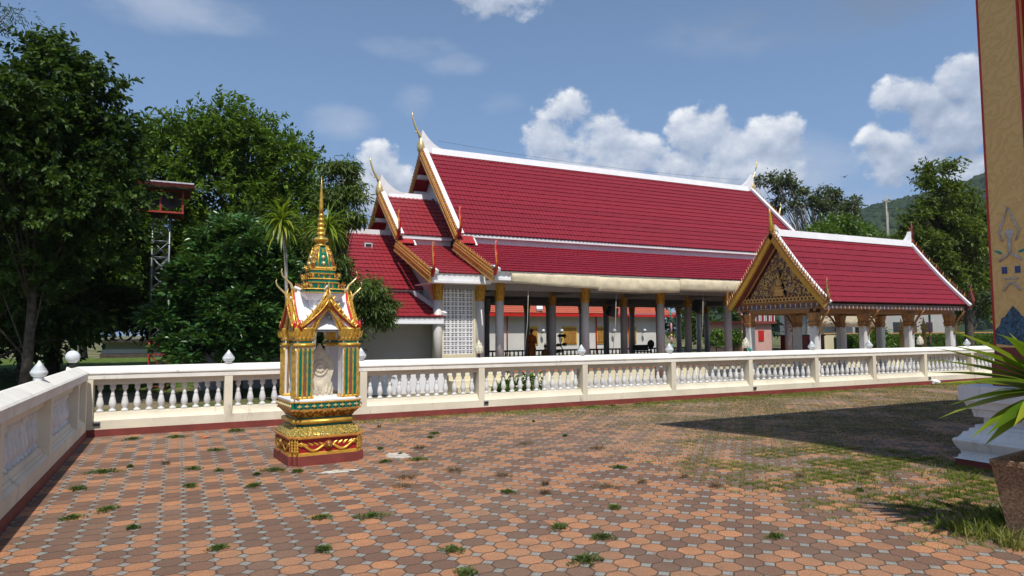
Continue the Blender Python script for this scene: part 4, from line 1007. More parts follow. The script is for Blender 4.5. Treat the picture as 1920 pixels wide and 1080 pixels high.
# ------------------------------------------------------------------ small pavilion at the right
SY = 18.1
sala = thing('open_pavilion', (19.6, SY, 0), 'small open pavilion with a red tile gable roof, carved gilded pediment and short white columns', 'pavilion')
E0, E1 = 19.85, 27.95
for s_ in (1, -1):
    def ys(y): return y if s_ == 1 else 2*SY-y
    b = MB(); tiles(b, (E0, ys(15.92), 2.62), (E1+.0, ys(15.92), 2.62), (E1+.0, SY, 5.28), (E0, SY, 5.28), 12, .18, 'red_tile', amp=.014, th=.028, sag=.10)
    b.beam(((E0+E1)/2, ys(16.0), 2.58), ((E0+E1)/2, SY, 5.1), E1-E0-.05, .04, 'oxide_red', lift=-.10); b.build('roof', sala)
    # eaves frieze of glass petals
    b = MB(); ya, yb = sorted((ys(15.98), ys(16.05))); b.box(E0+.1, E1-.1, ya, yb, 2.40, 2.56, 'brown_gold'); 
    ya, yb = sorted((ys(15.95), ys(16.02))); b.box(E0+.08, E1-.08, ya, yb, 2.50, 2.55, 'dark_timber')
    ya, yb = sorted((ys(16.02), ys(16.6))); b.box(E0+.12, E1-.12, ya, yb, 2.42, 2.45, 'brown_gold')
    n = 74
    for i in range(n):
        x = E0+.14+(E1-E0-.28)*(i+.5)/n; b.flame((x, ys(15.965), 2.50), (0, -s_, 0), (0, 0, -1), .15, .034, 'blue_glass' if i % 2 else 'silver_grey', .3)
    b.build('petal_frieze', sala)
b = MB(); b.poly_x(E0+.15, E1-.1, [(SY-.16, 5.16), (SY-.10, 5.42), (SY+.10, 5.42), (SY+.16, 5.16)], 'white_paint'); b.build('ridge', sala)
b = MB(); b.poly_x(20.3, 28.0, [(16.5, 2.25), (16.5, 2.42), (16.7, 2.42), (16.7, 2.25)], 'brown_gold'); b.poly_x(20.3, 28.0, [(19.5, 2.25), (19.5, 2.42), (19.7, 2.42), (19.7, 2.25)], 'brown_gold')
for k in range(4): b.box(20.0+2.6*k, 20.2+2.6*k, 16.72, 19.48, 2.26, 2.41, 'brown_gold')
b.box(20.0, 28.0, 16.45, 19.75, 2.421, 2.45, 'ceiling_paint'); b.build('beams', sala)
def sala_verge(x, sx_, m1, m2, white=True):
    for s_ in (1, -1):
        def ys(y): return y if s_ == 1 else 2*SY-y
        n = 8; pts = []
        for i in range(n+1):
            t_ = i/n; pts.append((x, ys(15.8+(SY-15.8)*t_), 2.54+(5.28-2.54)*t_-.10*math.sin(math.pi*t_)))
        b = MB()
        for i in range(n): b.beam(pts[i], pts[i+1], .10, .20, m1, lift=-.18)
        L = 26
        for i in range(L):
            t_ = (i+.5)/L; p = (x+sx_*.02, ys(15.8+(SY-15.8)*t_), 2.57+(5.28-2.54)*t_-.10*math.sin(math.pi*t_))
            b.flame(p, (1, 0, 0), (0, -.35*s_, 1), .25, .075, m2 if i % 3 else 'gold_board', .6)
        for i in range(n):
            q0 = Vector(pts[i])+Vector((sx_*.05, 0, 0)); q1 = Vector(pts[i+1])+Vector((sx_*.05, 0, 0)); b.beam(q0, q1, .04, .06, m2, lift=.0)
        b.build('bargeboard', sala)
        b = MB()
        for i in range(n):
            q0 = Vector(pts[i])+Vector((-sx_*.12, 0, .02)); q1 = Vector(pts[i+1])+Vector((-sx_*.12, 0, .02)); b.beam(q0, q1, .14, .09, 'white_paint', lift=0)
        b.build('verge_band', sala)
        b = MB(); y = ys(15.82); z = 2.54
        b.tube([(x, y+.1*s_, z), (x, y-.05*s_, z+.08), (x, y-.10*s_, z+.28), (x, y-.05*s_, z+.5), (x, y-.02*s_, z+.68), (x, y-.06*s_, z+.9)], [.06, .075, .06, .045, .03, .006], m2, 7)
        for q in range(6): b.flame((x, y-.08*s_, z+.05+.10*q), (1, 0, 0), (0, -.6*s_, .8), .13, .05, m2)
        for q in range(5): b.flame((x, y+.03*s_, z+.05+.10*q), (1, 0, 0), (0, .5*s_, .9), .12, .05, m2)
        b.build('naga_finial', sala)
    b = MB(); zt = 5.3
    b.tube([(x-sx_*.3, SY, zt), (x, SY, zt+.12), (x+sx_*.02, SY, zt+.4), (x+sx_*.05, SY, zt+.7), (x+sx_*.06, SY, zt+1.0)], [.09, .10, .07, .04, .006], m2 if m2 != 'brown_gold' else 'gold', 8)
    for q in range(7):
        for s_ in (-1, 1): b.flame((x, SY+.05*s_, zt+.02+.1*q), (1, 0, 0), (0, .45*s_, 1), .15, .05, m2, .5)
    b.build('ridge_finial', sala)
    b = MB(); n = 6; hs_ = .22 if sx_ < 0 else .45; up = [(x-sx_*(.75-.62*i/n), zt+.08+hs_*(i/n)**2.5) for i in range(n+1)]
    b.poly_y(SY-.08, SY+.08, up+[(x-sx_*.1, zt-.1), (x-sx_*.75, zt-.1)], 'white_paint'); b.build('saddle', sala)
sala_verge(E0-.08, -1, 'gold', 'brown_gold'); sala_verge(E1+.08, 1, 'oxide_red', 'oxide_red')
# far gable closing panel, near pediment recessed behind the bargeboard
b = MB(); b.poly_x(E1-.5, E1-.42, [(16.2, 2.6), (20.0, 2.6), (SY, 4.75)], 'brown_gold'); b.build('gable_panel', sala)
XG = 20.15
b = MB(); b.poly_x(XG, XG+.08, [(16.55, 2.86), (19.65, 2.86), (SY, 4.75)], 'purple_plaster'); b.build('pediment', sala)
b = MB()
for s_ in (1, -1):
    def ys(y): return y if s_ == 1 else 2*SY-y
    b.beam((XG-.04, ys(16.2), 2.72), (XG-.04, SY, 4.98), .07, .12, 'gold_board', lift=-.05)
    b.beam((XG-.19, ys(15.95), 2.62), (XG-.19, SY, 5.06), .42, .02, 'deep_red', lift=-.0)
b.build('pediment_frame', sala)
rl = MB(); rr = random.Random(5)
def intri(y, z, m=.09): return z > 2.86+m and abs(y-SY) < (4.75-z)*1.55/1.89-m
cnt = 0
for ring_ in range(700):
    y = rr.uniform(16.6, 19.6); z = rr.uniform(2.9, 4.7)
    if not intri(y, z, .07): continue
    if abs(y-SY) < .30 and z < 4.0 and (abs(y-SY) < .29*(1-(z-2.9)/1.25)): continue
    r_ = rr.uniform(.04, .075); a0 = rr.random()*6.28; dr = rr.choice((-1, 1)); turn = 4.6
    pts = [(XG-.035, y+math.cos(a0+dr*turn*q/7)*r_*(1-q/8.5), z+math.sin(a0+dr*turn*q/7)*r_*(1-q/8.5)) for q in range(8)]
    rl.tube(pts, [.021]*7+[.006], 'gold_board' if rr.random() < .55 else 'pale_gold', 4); cnt += 1
    if cnt > 330: break
rl.build('carved_scrolls', sala)
b = MB(); b.poly_x(XG-.012, XG-.004, [(SY-.25, 2.95), (SY+.25, 2.95), (SY+.24, 3.4), (SY+.16, 3.75), (SY, 4.12), (SY-.16, 3.75), (SY-.24, 3.4)], 'black_plastic'); b.build('niche', sala)
b = MB(); y = SY; x = XG-.10
b.lathe([(.26, 2.92), (.26, 2.99), (.21, 3.03), (.22, 3.10), (.25, 3.15), (.20, 3.19)], (x, y, 0), 'gold_board', 12, False, .4, 1)
b.ell((x-.02, y, 3.24), (.10, .22, .06), 'gold_board', 12, 8); b.lathe([(.11, 3.25), (.10, 3.36), (.13, 3.50), (.05, 3.56), (.04, 3.60)], (x, y, 0), 'gold_board', 12, True, .6, 1)
b.ell((x, y, 3.67), (.06, .065, .08), 'gold_board', 10, 8); b.lathe([(.03, 3.73), (.02, 3.80), (.004, 3.90)], (x, y, 0), 'gold_board', 8)
for s_ in (-1, 1): b.tube([(x, y+s_*.12, 3.48), (x-.02, y+s_*.16, 3.36), (x-.06, y+s_*.05, 3.28)], [.03, .03, .02], 'gold_board', 6); b.tube([(x, y+s_*.08, 3.55), (x, y+s_*.2, 3.66), (x, y+s_*.22, 3.8)], [.02, .02, .005], 'gold_board', 5)
b.build('seated_relief', sala)
b = MB(); b.box(XG-.10, XG+.02, 16.2, 20.0, 2.70, 2.855, 'gold_board'); b.box(XG-.12, XG, 16.15, 20.05, 2.63, 2.695, 'brown_gold')
for i in range(22):
    yq = 16.35+3.5*(i+.5)/22; b.ell((XG-.105, yq, 2.775), (.02, .045, .04), 'black_plastic', 5, 4); b.flame((XG-.10, yq, 2.84), (1, 0, 0), (0, 0, 1), .10, .06, 'gold_board')
b.box(XG-.09, XG+.05, 16.12, 20.08, 2.40, 2.628, 'brown_gold')
for i in range(34): b.flame((XG-.10, 16.14+3.92*(i+.5)/34, 2.61), (1, 0, 0), (0, 0, -1), .19, .045, 'blue_glass' if i % 2 else 'silver_grey', .3)
b.box(XG-.12, XG+.03, 16.0, 16.14, 2.36, 2.66, 'silver_grey'); b.box(XG-.12, XG+.03, 20.06, 20.2, 2.36, 2.66, 'silver_grey')
b.build('front_frieze', sala)
def sala_col():
    b = MB(); p = [(-.7, -1), (.7, -1), (1, -.7), (1, .7), (.7, 1), (-.7, 1), (-1, .7), (-1, -.7)]
    b.loft(p, [(.20, -.2), (.20, .1), (.145, .16), (.14, 1.86)], (0, 0, 0), 'white_wall'); o = b.build('column', sala, world=False)
    c = MB(); c.loft(p, [(.15, 1.78), (.17, 1.80), (.17, 1.83), (.155, 1.85), (.18, 1.89), (.18, 1.93), (.155, 1.95), (.165, 2.05), (.20, 2.24), (.20, 2.26)], (0, 0, 0), 'brown_gold')
    for q in range(16):
        a = q*math.pi/8; c.flame((math.cos(a)*.16, math.sin(a)*.16, 1.96), (math.cos(a), math.sin(a), 0), (math.cos(a)*.15, math.sin(a)*.15, 1), .30, .03, 'gold_board', .3)
        c.flame((math.cos(a)*.15, math.sin(a)*.15, 1.80), (math.cos(a), math.sin(a), 0), (0, 0, -1), .10, .03, 'brown_gold', .3)
    c.build('capital', o, world=False)
    return o
c0 = None
def sala_bracket(x, y, dy):
    b = MB(); b.tube([(x, y+dy*.15, 1.45), (x, y+dy*.24, 1.62), (x, y+dy*.22, 1.85), (x, y+dy*.38, 2.1), (x, y+dy*.62, 2.38)], [.02, .04, .045, .05, .04], 'brown_gold', 6)
    for q in range(5): b.flame((x, y+dy*(.27+.06*q), 1.6+.15*q), (1, 0, 0), (0, dy, .5), .14, .05, 'brown_gold', .4)
    b.build('eaves_bracket', sala)
for y, dy in ((16.6, -1), (19.6, 1)):
    for k in range(4):
        if c0 is None: c0 = o = sala_col()
        else: o = copy_tree(c0, sala)
        o.location = (20.1+2.6*k-19.6, y-SY, 0); sala_bracket(20.1+2.6*k, y, dy)
b = MB(); b.box(19.6, 28.6, 15.9, 20.3, YARD, -.02, 'concrete'); b.build('floor', sala)

# ------------------------------------------------------------------ temple at the right edge
TX, TY = 8.32, 4.99
PZ = lambda z: z*.94+.055
tp = thing('temple', (TX, TY, 0), 'corner of a tall temple: white moulded plinth carrying a patterned gold column edged in red', 'temple')
prof = [(0, .035), (.04, .04), (.045, .085), (.065, .09), (.06, .13), (.035, .17), (.012, .225), (.0, .262), (.012, .285), (.045, .30), (.075, .345), (.085, .37), (.125, .375), (.13, .415), (.17, .42), (.175, .46), (.238, .465), (.24, .55), (.17, .56), (.155, .65), (.12, .66), (.115, .70), (.10, .755), (.063, .76), (.063, .945), (.08, .95)]
def ringbox(b, x0, x1, y0, y1, prof, m):
    v = []
    for d, z in prof:
        z = PZ(z) if z > .031 else (.086 if z > 0 else z)
        v += [(x0+d, y0+d, z), (x1-d, y0+d, z), (x1-d, y1-d, z), (x0+d, y1-d, z)]
    n = len(prof); f = [(j*4+i, j*4+(i+1) % 4, (j+1)*4+(i+1) % 4, (j+1)*4+i) for j in range(n-1) for i in range(4)]+[(3, 2, 1, 0), tuple((n-1)*4+i for i in range(4))]
    b.add(v, f, m)
b = MB(); ringbox(b, TX, TX+14, TY-10, TY, prof, 'plinth_white'); b.build('plinth', tp)
b = MB(); ringbox(b, TX+.02, TX+13.98, TY-9.98, TY-.02, [(0, -.03), (0, .03)], 'oxide_red'); b.build('plinth_foot', tp)
def temple_column(x, y, cw=.44):
    b = MB(); b.loft(SQP, [(cw/2+.03, .952), (cw/2+.03, 1.22), (cw/2+.005, 1.225), (cw/2+.005, 1.40)], (x, y, 0), 'oxide_red'); b.build('column_foot', tp)
    b = MB(); b.loft(SQP, [(cw/2, 1.40), (cw/2+.0, 7.3)], (x, y, 0), 'patterned_gold'); o = b.build('column', tp)
    b = MB()
    for sx_ in (-1, 1):
        for sy_ in (-1, 1):
            b.cbox(x+sx_*(cw/2-.005), y+sy_*(cw/2-.005), 1.395, .022, .022, 5.9, 'red_gloss')
    b.build('red_edge', o)
    b = MB(); b.cbox(x+.06, y-.30, 1.22, .40, .17, 6.07, 'red_gloss'); b.cbox(x+.30, y-.05, 1.22, .17, .40, 6.07, 'red_gloss'); b.cbox(x+.12, y-.48, 1.22, .40, .19, 6.07, 'patterned_gold'); b.build('rear_step', o)
    return o
COLC = (TX+.345+.22, TY-.345-.22)
oc = temple_column(*COLC)
# inlaid panel and figure on the outer face of the column
xf = COLC[0]-.22; yc = COLC[1]
b = MB(); P_ = [(0, 1.88), (.05, 1.82), (.09, 1.76), (.13, 1.74), (.15, 1.66), (.20, 1.60), (.20, 1.44), (.0, 1.42)]
b.poly_x(xf-.006, xf+.002, [(yc+y_, z_) for y_, z_ in [(-a_, z_) for a_, z_ in P_[::-1]]+P_[1:-1]], 'mosaic_blue'); b.build('mosaic_panel', oc)
b = MB(); zz = 2.62
def strip(p, r_): b.tube([(xf-.004, yc+y_, z_) for y_, z_ in p], r_, 'mother_of_pearl', 5)
strip([(-.07, zz+.02), (-.105, zz+.12), (-.05, zz+.28), (0, zz+.42), (.05, zz+.28), (.105, zz+.12), (.07, zz+.02)], .014)
b.ell((xf, yc, zz+.10), (.012, .05, .06), 'mother_of_pearl', 10, 8); strip([(0, zz+.04), (0, zz-.13)], .022); strip([(-.12, zz-.21), (0, zz-.12), (.12, zz-.21)], .018)
strip([(-.09, zz-.56), (-.02, zz-.47), (.02, zz-.47), (.09, zz-.56)], .016); strip([(-.07, zz-.42), (.07, zz-.42)], .014)
for s_ in (-1, 1): b.box(xf-.006, xf+.001, yc+s_*.07-.028, yc+s_*.07+.028, zz-.36, zz-.28, 'blue_glass'); b.flame((xf-.003, yc+s_*.09, zz-.12), (1, 0, 0), (0, s_, .5), .10, .035, 'teal_paint', .1)
b.build('inlaid_figure', oc)
temple_column(COLC[0], COLC[1]-4.2); temple_column(COLC[0]+5, COLC[1])
b = MB(); b.box(TX+3.4, TX+13.5, TY-9.0, TY-2.6, .952, 7.3, 'white_wall'); b.build('wall', tp)
RX0, RX1, RYE, RZE, RYR, RZR = 6.78, 24.0, 5.0, 7.6, -.8, 13.2
b = MB()
for s_ in (1, -1):
    def ys(y): return y if s_ == 1 else 2*RYR-y
    b.add([(RX0, ys(RYE), RZE), (RX1, ys(RYE), RZE), (RX1, RYR, RZR), (RX0+.12, RYR, RZR), (RX0, ys(RYE), RZE-.15), (RX1, ys(RYE), RZE-.15), (RX1, RYR, RZR-.15), (RX0+.12, RYR, RZR-.15)],
          [(0, 1, 2, 3), (7, 6, 5, 4), (0, 4, 5, 1), (1, 5, 6, 2), (2, 6, 7, 3), (3, 7, 4, 0)], 'red_tile')
b.poly_x(TX+.7, TX+.9, [(2*RYR-RYE+1.2, 7.4), (RYE-1.2, 7.4), (RYR, 12.2)], 'brown_gold'); b.build('roof', tp)
b = MB(); b.box(TX+.35, TX+13.6, TY-1.0, TY-.30, 7.3, 7.44, 'gold_board'); b.box(TX+.35, TX+.95, TY-9.6, TY-1.0, 7.3, 7.44, 'gold_board'); b.build('architrave', tp)

# ------------------------------------------------------------------ planter with strap-leaved plant
pl = thing('planter', (6.08, 2.84, 0), 'square tapered pebble-dash planter at the right edge of the paving', 'planter', rz=R(8))
b = MB(); b.loft(SQP, [(.265, 0), (.335, .55), (.345, .56), (.345, .60), (.305, .60), (.30, .54), (.02, .53)], (0, 0, 0), 'pebble_pot'); b.build('pot', pl, world=False)
b = MB(); b.loft(SQP, [(.276, .50), (.276, .545)], (0, 0, 0), 'dark_earth'); b.build('soil', pl, world=False)
pp = thing('strap_leaf_plant', (6.12, 2.82, .54), 'yellow green plant with long arching strap leaves growing in the pebble planter', 'plant')
b = MB()
for q in range(3): b.tube([(6.12+.04*q-.04, 2.82+.03*q, .50), (6.14+.05*q, 2.82+.02*q, .85), (6.13+.06*(q-1), 2.82+.05*(q-1), 1.1+.06*q)], [.022, .018, .015], 'pale_bark', 7)
b.build('stem', pp)
def strap(b, p0, d, L, W, droop, m, n=9):
    """arching strap leaf: folded along its midrib"""
    d = Vector(d).normalized(); side = d.cross(Vector((0, 0, 1))).normalized(); p = Vector(p0); v = []
    for i in range(n+1):
        t_ = i/n; wd_ = W*(math.sin(math.pi*min(1, .12+t_*.88))**.65)*(1 if t_ < .6 else (1-(t_-.6)/.4)**.6)+.0005
        nrm = side.cross(d).normalized()
        v += [p-side*wd_+nrm*wd_*.35, p-nrm*.0, p+side*wd_+nrm*wd_*.35]
        d = (d+Vector((0, 0, -droop/n))).normalized(); p = p+d*L/n
    f = []
    for i in range(n):
        o = i*3; f += [(o, o+1, o+4, o+3), (o+1, o+2, o+5, o+4)]
    b.add(v, f, m, True)
b = MB(); rp = random.Random(11)
for k in range(20):
    a = rp.random()*6.283; elv = rp.uniform(.3, 1.4); cz = rp.uniform(.98, 1.24)
    strap(b, (6.12+rp.uniform(-.06, .08), 2.82+rp.uniform(-.05, .08), cz), (math.cos(a)*math.cos(elv), math.sin(a)*math.cos(elv), math.sin(elv)), rp.uniform(.50, .80), rp.uniform(.036, .048), rp.uniform(.4, 1.2), 'leaf_strap')
for az_, el_, L, dr in ((176, -.15, .95, .55), (160, .05, .95, .5), (150, .20, .98, .5), (165, .32, .95, .9), (140, .42, .95, .6), (130, .55, .95, .7), (152, .62, .95, .9), (185, .0, .85, .9), (170, -.35, .9, .3), (145, -.05, .92, .7), (120, .35, .9, .8), (158, -.22, .85, .8), (135, .75, .95, .8)):
    a = R(az_); strap(b, (6.12, 2.82, 1.12), (math.cos(a)*math.cos(el_), math.sin(a)*math.cos(el_), math.sin(el_)), L, .066, dr*.5, 'leaf_strap', 12)
b.build('foliage', pp)

# ------------------------------------------------------------------ buildings and poles behind
rb = thing('red_roofed_building', (24, 50, YARD), 'long low white building with weathered orange red roof and gilded windows, seen through the hall', 'building')
b = MB(); b.box(22.5, 40.4, 50, 58, YARD, 3.2, 'white_wall'); b.build('wall', rb)
b = MB(); tiles(b, (21.6, 49.2, 3.25), (41.2, 49.2, 3.25), (39.2, 54, 5.6), (22.6, 54, 5.6), 14, .25, 'orange_tile'); b.box(21.6, 41.2, 49.15, 49.25, 2.98, 3.22, 'red_gloss'); tiles(b, (41.2, 58.8, 3.25), (21.6, 58.8, 3.25), (22.6, 54, 5.6), (39.2, 54, 5.6), 10, .25, 'orange_tile')
b.beam((26.9, 49.25, 3.42), (29.4, 54, 5.65), .5, .2, 'white_paint'); b.box(22.5, 39.3, 53.85, 54.15, 5.5, 5.8, 'white_paint'); b.build('roof', rb)
for x, w_ in ((26.6, 1.0), (30.2, 1.45), (33.4, .9), (36.8, .9)):
    b = MB(); b.box(x-w_/2, x+w_/2, 49.93, 49.998, .62, 2.15, 'yellow_paint'); o = b.build('window', rb)
    b = MB()
    for s_ in (0, 1): b.box(x-w_/2+.1+s_*(w_/2-.08), x-.02+s_*(w_/2-.08), 49.89, 49.928, .74, 2.02, 'carved_gold')
    b.box(x-w_/2+.06, x+w_/2-.06, 49.9, 49.928, .70, .74, 'red_gloss'); b.build('shutter', o)
for x in (24.2, 28.0, 32.9, 36.4, 39.7):
    b = MB(); b.tube([(x, 49.88, YARD), (x, 49.88, 2.98)], .05, 'red_gloss', 6); b.build('downpipe', rb)
for x in (27.4, 29.2, 34.6, 37.9):
    b = MB(); b.tube([(x, 49.95, 1.55), (x, 49.6, 1.6)], .03, 'black_plastic', 5); b.ell((x, 49.55, 1.78), (.14, .14, .14), 'lamp_glass', 10, 8); b.ell((x, 49.55, 1.62), (.09, .09, .04), 'black_plastic', 8, 4); b.build('wall_lamp', rb)

pk = thing('pink_building', (33, 34.5, YARD), 'small pink flat-roofed building with red and white roof parapet, seen under the pavilion', 'building')
b = MB(); b.box(40.6, 43.9, 40.5, 44.5, YARD, 2.25, 'pink_wall'); b.box(40.3, 44.2, 40.2, 44.8, 2.25, 2.45, 'oxide_red'); b.build('wall', pk)
b = MB(); b.box(40.3, 44.2, 40.22, 40.32, 2.95, 3.02, 'white_paint')
for i in range(20): b.cbox(40.4+i*.19, 40.27, 2.45, .07, .07, .5, 'white_paint' if i % 3 else 'red_gloss')
for i in range(5): b.lathe([(.05, 0), (.08, .08), (.02, .25)], (40.4+i*.92, 40.27, 3.02), 'red_gloss', 6)
b.build('parapet', pk)
b = MB(); b.box(42.4, 42.98, 40.44, 40.498, .85, 1.7, 'red_gloss'); b.build('sign_box', pk)

gb = thing('grey_building', (64, 48, YARD), 'large pale grey rendered building with a red awning behind the clipped hedge', 'building')
b = MB(); b.box(66.5, 84, 50, 60, YARD, 6.5, 'grey_wall'); b.build('wall', gb)
b = MB(); b.box(66.8, 70.8, 49.0, 50, 2.9, 3.25, 'red_gloss'); b.build('awning', gb)
for x in (67.6, 69.6, 74, 77, 80): b = MB(); b.box(x-.6, x+.6, 49.93, 49.998, .9, 2.6, 'dark_glass'); b.build('window', gb)
b = MB(); tiles(b, (66, 49.4, 6.5), (84.5, 49.4, 6.5), (84.5, 55, 8.2), (66, 55, 8.2), 8, .4, 'asbestos_roof'); b.build('roof', gb)
wb_ = thing('white_building', (-3, 45, YARD), 'low white building far behind the trees at left, over a strip of lawn', 'building')
b = MB(); b.box(-3.9, -.9, 45.02, 52, .80, 1.2, 'grey_wall'); b.box(-3.92, -.88, 44.98, 52, .56, .80, 'white_paint'); b.box(-4.0, -.8, 44.9, 52.1, YARD, .555, 'bark'); b.build('wall', wb_)  # grey band under the roof is eaves shade on the white wall, put in as colour
b = MB(); b.box(-4.3, -.5, 44.5, 52.6, 1.2, 1.35, 'dark_timber'); b.build('roof', wb_)
gw = thing('garden_wall', (46, 33, YARD), 'low ochre garden wall running behind the clipped hedge', 'wall')
b = MB(); b.box(44, 75, 35.5, 35.7, YARD, 1.38, 'yellow_wall'); b.box(43.9, 75, 35.45, 35.75, 1.38, 1.46, 'gold_board'); b.build('wall', gw)
def goldpost(x, y, h, label):
    t = thing('gilded_post', (x, y, YARD), label, 'post', 'gilded posts near the hedge')
    b = MB(); b.lathe([(.22, 0), (.22, .4), (.14, .45), (.13, h-.6), (.2, h-.55), (.2, h-.4), (.14, h-.36), (.22, h-.3), (.22, h-.2), (.1, h-.15), (.08, h), (.01, h+.3)], (x, y, YARD), 'gold_board', 14); b.build('post', t)
goldpost(47.4, 30, 2.5, 'gilded finial post between the third and fourth front pavilion columns'); goldpost(44.9, 30, 2.4, 'gilded post left of the third front pavilion column')
def paintpole(x, y, h, label):
    t = thing('painted_pole', (x, y, YARD), label, 'pole', 'painted festival poles')
    cs = ['teal_paint', 'pink_paint', 'yellow_paint', 'pink_paint', 'teal_paint']; b = MB(); z = 0; hs = [.9, .55, .25, .9, 10]
    for c_, q in zip(cs, hs):
        q = min(q, h-z); 
        if q <= 0: break
        b.lathe([(.07, z), (.07, z+q)], (x, y, YARD), c_, 10); z += q
    b.lathe([(.09, 0), (.2, .06), (.2, .18), (.09, .24)], (x, y, YARD+h), 'teal_paint', 12); b.build('shaft', t)
paintpole(44.9, 28, 3.6, 'pink and teal painted pole at the right end of the pavilion'); paintpole(36.35, 44, 3.9, 'tall painted pole seen through the hall right of the orange roofed building')
# loudspeaker tower
tw = thing('speaker_tower', (-.6, 26, YARD), 'lattice steel tower carrying a red roofed box of loudspeakers among the trees', 'tower')
b = MB(); X0, X1, Y0, Y1 = -.88, -.36, 25.74, 26.26
for x in (X0, X1):
    for y in (Y0, Y1): b.tube([(x, y, YARD), (x, y, 1.35)], .035, 'red_steel', 6); b.tube([(x, y, 1.35), (x, y, 5.75)], .028, 'steel', 6)
zz = [YARD+.1+.55*i for i in range(12)]
for i, z in enumerate(zz[:-1]):
    m_ = 'red_steel' if z < 1.2 else 'steel'
    for (xa, ya, xb, yb) in ((X0, Y0, X1, Y0), (X0, Y1, X1, Y1), (X0, Y0, X0, Y1), (X1, Y0, X1, Y1)):
        b.tube([(xa, ya, z), (xb, yb, z)], .014, m_, 5); b.tube([(xa, ya, z), (xb, yb, z+.55)], .011, m_, 5); b.tube([(xb, yb, z), (xa, ya, z+.55)], .011, m_, 5)
b.build('lattice', tw)
b = MB(); x0, x1, y0, y1, z0, z1 = -1.32, .02, 25.4, 26.6, 5.75, 6.50
for x in (x0, (x0+x1)/2, x1):
    for y in (y0, y1): b.box(x-.03, x+.03, y-.03, y+.03, z0, z1, 'red_steel')
for z in (z0, z1): b.box(x0-.04, x1+.04, y0-.04, y0+.02, z-.03, z+.03, 'red_steel'); b.box(x0-.04, x1+.04, y1-.02, y1+.04, z-.03, z+.03, 'red_steel'); b.box(x0-.04, x0+.02, y0, y1, z-.03, z+.03, 'red_steel'); b.box(x1-.02, x1+.04, y0, y1, z-.03, z+.03, 'red_steel')
b.box(x0+.03, x1-.03, y0+.03, y1-.03, z0-.01, z0+.02, 'dark_timber'); b.build('cage', tw)
b = MB(); tiles(b, (x0-.2, 25.05, 6.56), (x1+.35, 25.05, 6.56), (x1+.35, 26.9, 7.04), (x0-.2, 26.9, 7.04), 6, .2, 'dark_tile'); b.beam((x0-.2, 26.85, 7.04), (x1+.35, 26.85, 7.04), .2, .05, 'silver_grey'); b.box(x0-.1, x1+.25, 25.1, 26.8, 6.5, 6.54, 'dark_timber'); b.build('roof', tw)
for x in (-.95, -.35):
    b = MB(); n_ = 14; c_ = []
    b.lathe([(.05, 0), (.08, .12), (.16, .26), (.27, .36), (.25, .365), (.05, .2)], (0, 0, 0), 'dark_timber', 16); b.v = [(x+a_, 25.9-c__, 6.15+b_) for a_, b_, c__ in b.v]; b.build('horn', tw)
up_ = thing('utility_pole', (98, 68, 8), 'tall utility pole with cross wires on the slope below the forested hill', 'utility pole')
b = MB(); b.tube([(98, 67, 8), (98, 67, 22.6)], [.15, .10], 'pale_bark', 8); b.tube([(98.3, 67, 8), (98.3, 67, 20)], .06, 'pale_bark', 6); b.box(97.2, 98.8, 66.9, 67.1, 21.6, 21.8, 'pale_bark'); b.build('mast', up_)
b = MB()
for dz in (0, -1.2): b.tube([(70+5*i, 67-1.0*i*0, 18.6+dz+.12*(i-5)**2*.3+i*.35) for i in range(12)], .035, 'black_plastic', 4)
b.build('wires', up_)
b = MB(); b.tube([(11.2+i*2.2, HY, 10.78+.012*(i-4.5)**2) for i in range(10)], .006, 'black_plastic', 4); tag(b.build('roof_wire'), 'thin dark wire strung above the white ridge of the hall', 'wire')
bd = thing('bird', (60, 45, 18.5), 'small dark bird flying in the sky right of the hall roof', 'bird')
b = MB(); x, y, z = 105.8/80*50, 50.0, 1.6+27.43/80*50
b.tube([(x-.22, y, z-.03), (x-.05, y, z+.02), (x+.12, y, z+.02), (x+.25, y, z+.05)], [.01, .07, .06, .01], 'black_plastic', 6)
for s_ in (-1, 1): b.add([(x-.06, y, z+.03), (x+.1, y, z+.03), (x-.02, y+s_*.45, z+.14), (x-.06, y, z+.01), (x+.1, y, z+.01), (x-.02, y+s_*.45, z+.12)], [(0, 1, 2), (5, 4, 3), (0, 3, 4, 1), (1, 4, 5, 2), (2, 5, 3, 0)], 'black_plastic')
b.build('body', bd); 
def scooter(x, y, lab, m):
    t = thing('parked_motorbike', (x, y, YARD), lab, 'motorbike', 'motorbikes parked beyond the pavilion', R(35))
    for dx in (-.6, .6):
        b = MB(); b.lathe([(.20, -.05), (.27, -.04), (.27, .04), (.20, .05)], (0, 0, 0), 'black_plastic', 16); b.v = [(dx+a_, c_, .27+b_) for a_, b_, c_ in b.v]; b.build('wheel', t, world=False)
    b = MB(); b.tube([(-.75, 0, .62), (-.4, 0, .55), (0, 0, .35), (.3, 0, .45), (.5, 0, .8)], [.06, .14, .10, .10, .07], m, 8); b.build('body', t, world=False)
    b = MB(); b.tube([(-.6, 0, .72), (-.1, 0, .68)], [.10, .08], 'black_plastic', 8); b.build('seat', t, world=False)
    b = MB(); b.tube([(.45, -.3, .98), (.5, 0, .95), (.45, .3, .98)], .02, 'steel', 6); b.tube([(.5, 0, .9), (.62, 0, .3)], .03, 'steel', 6); b.ell((.56, 0, .86), (.08, .09, .09), 'lamp_glass', 10, 8); b.build('handlebar', t, world=False)
scooter(49.6, 27.2, 'white motorbike parked in shade between the pavilion and the gold column, left one', 'litter_white'); scooter(52.0, 27.4, 'silver motorbike parked in shade beside the gold column, right one', 'silver_grey')
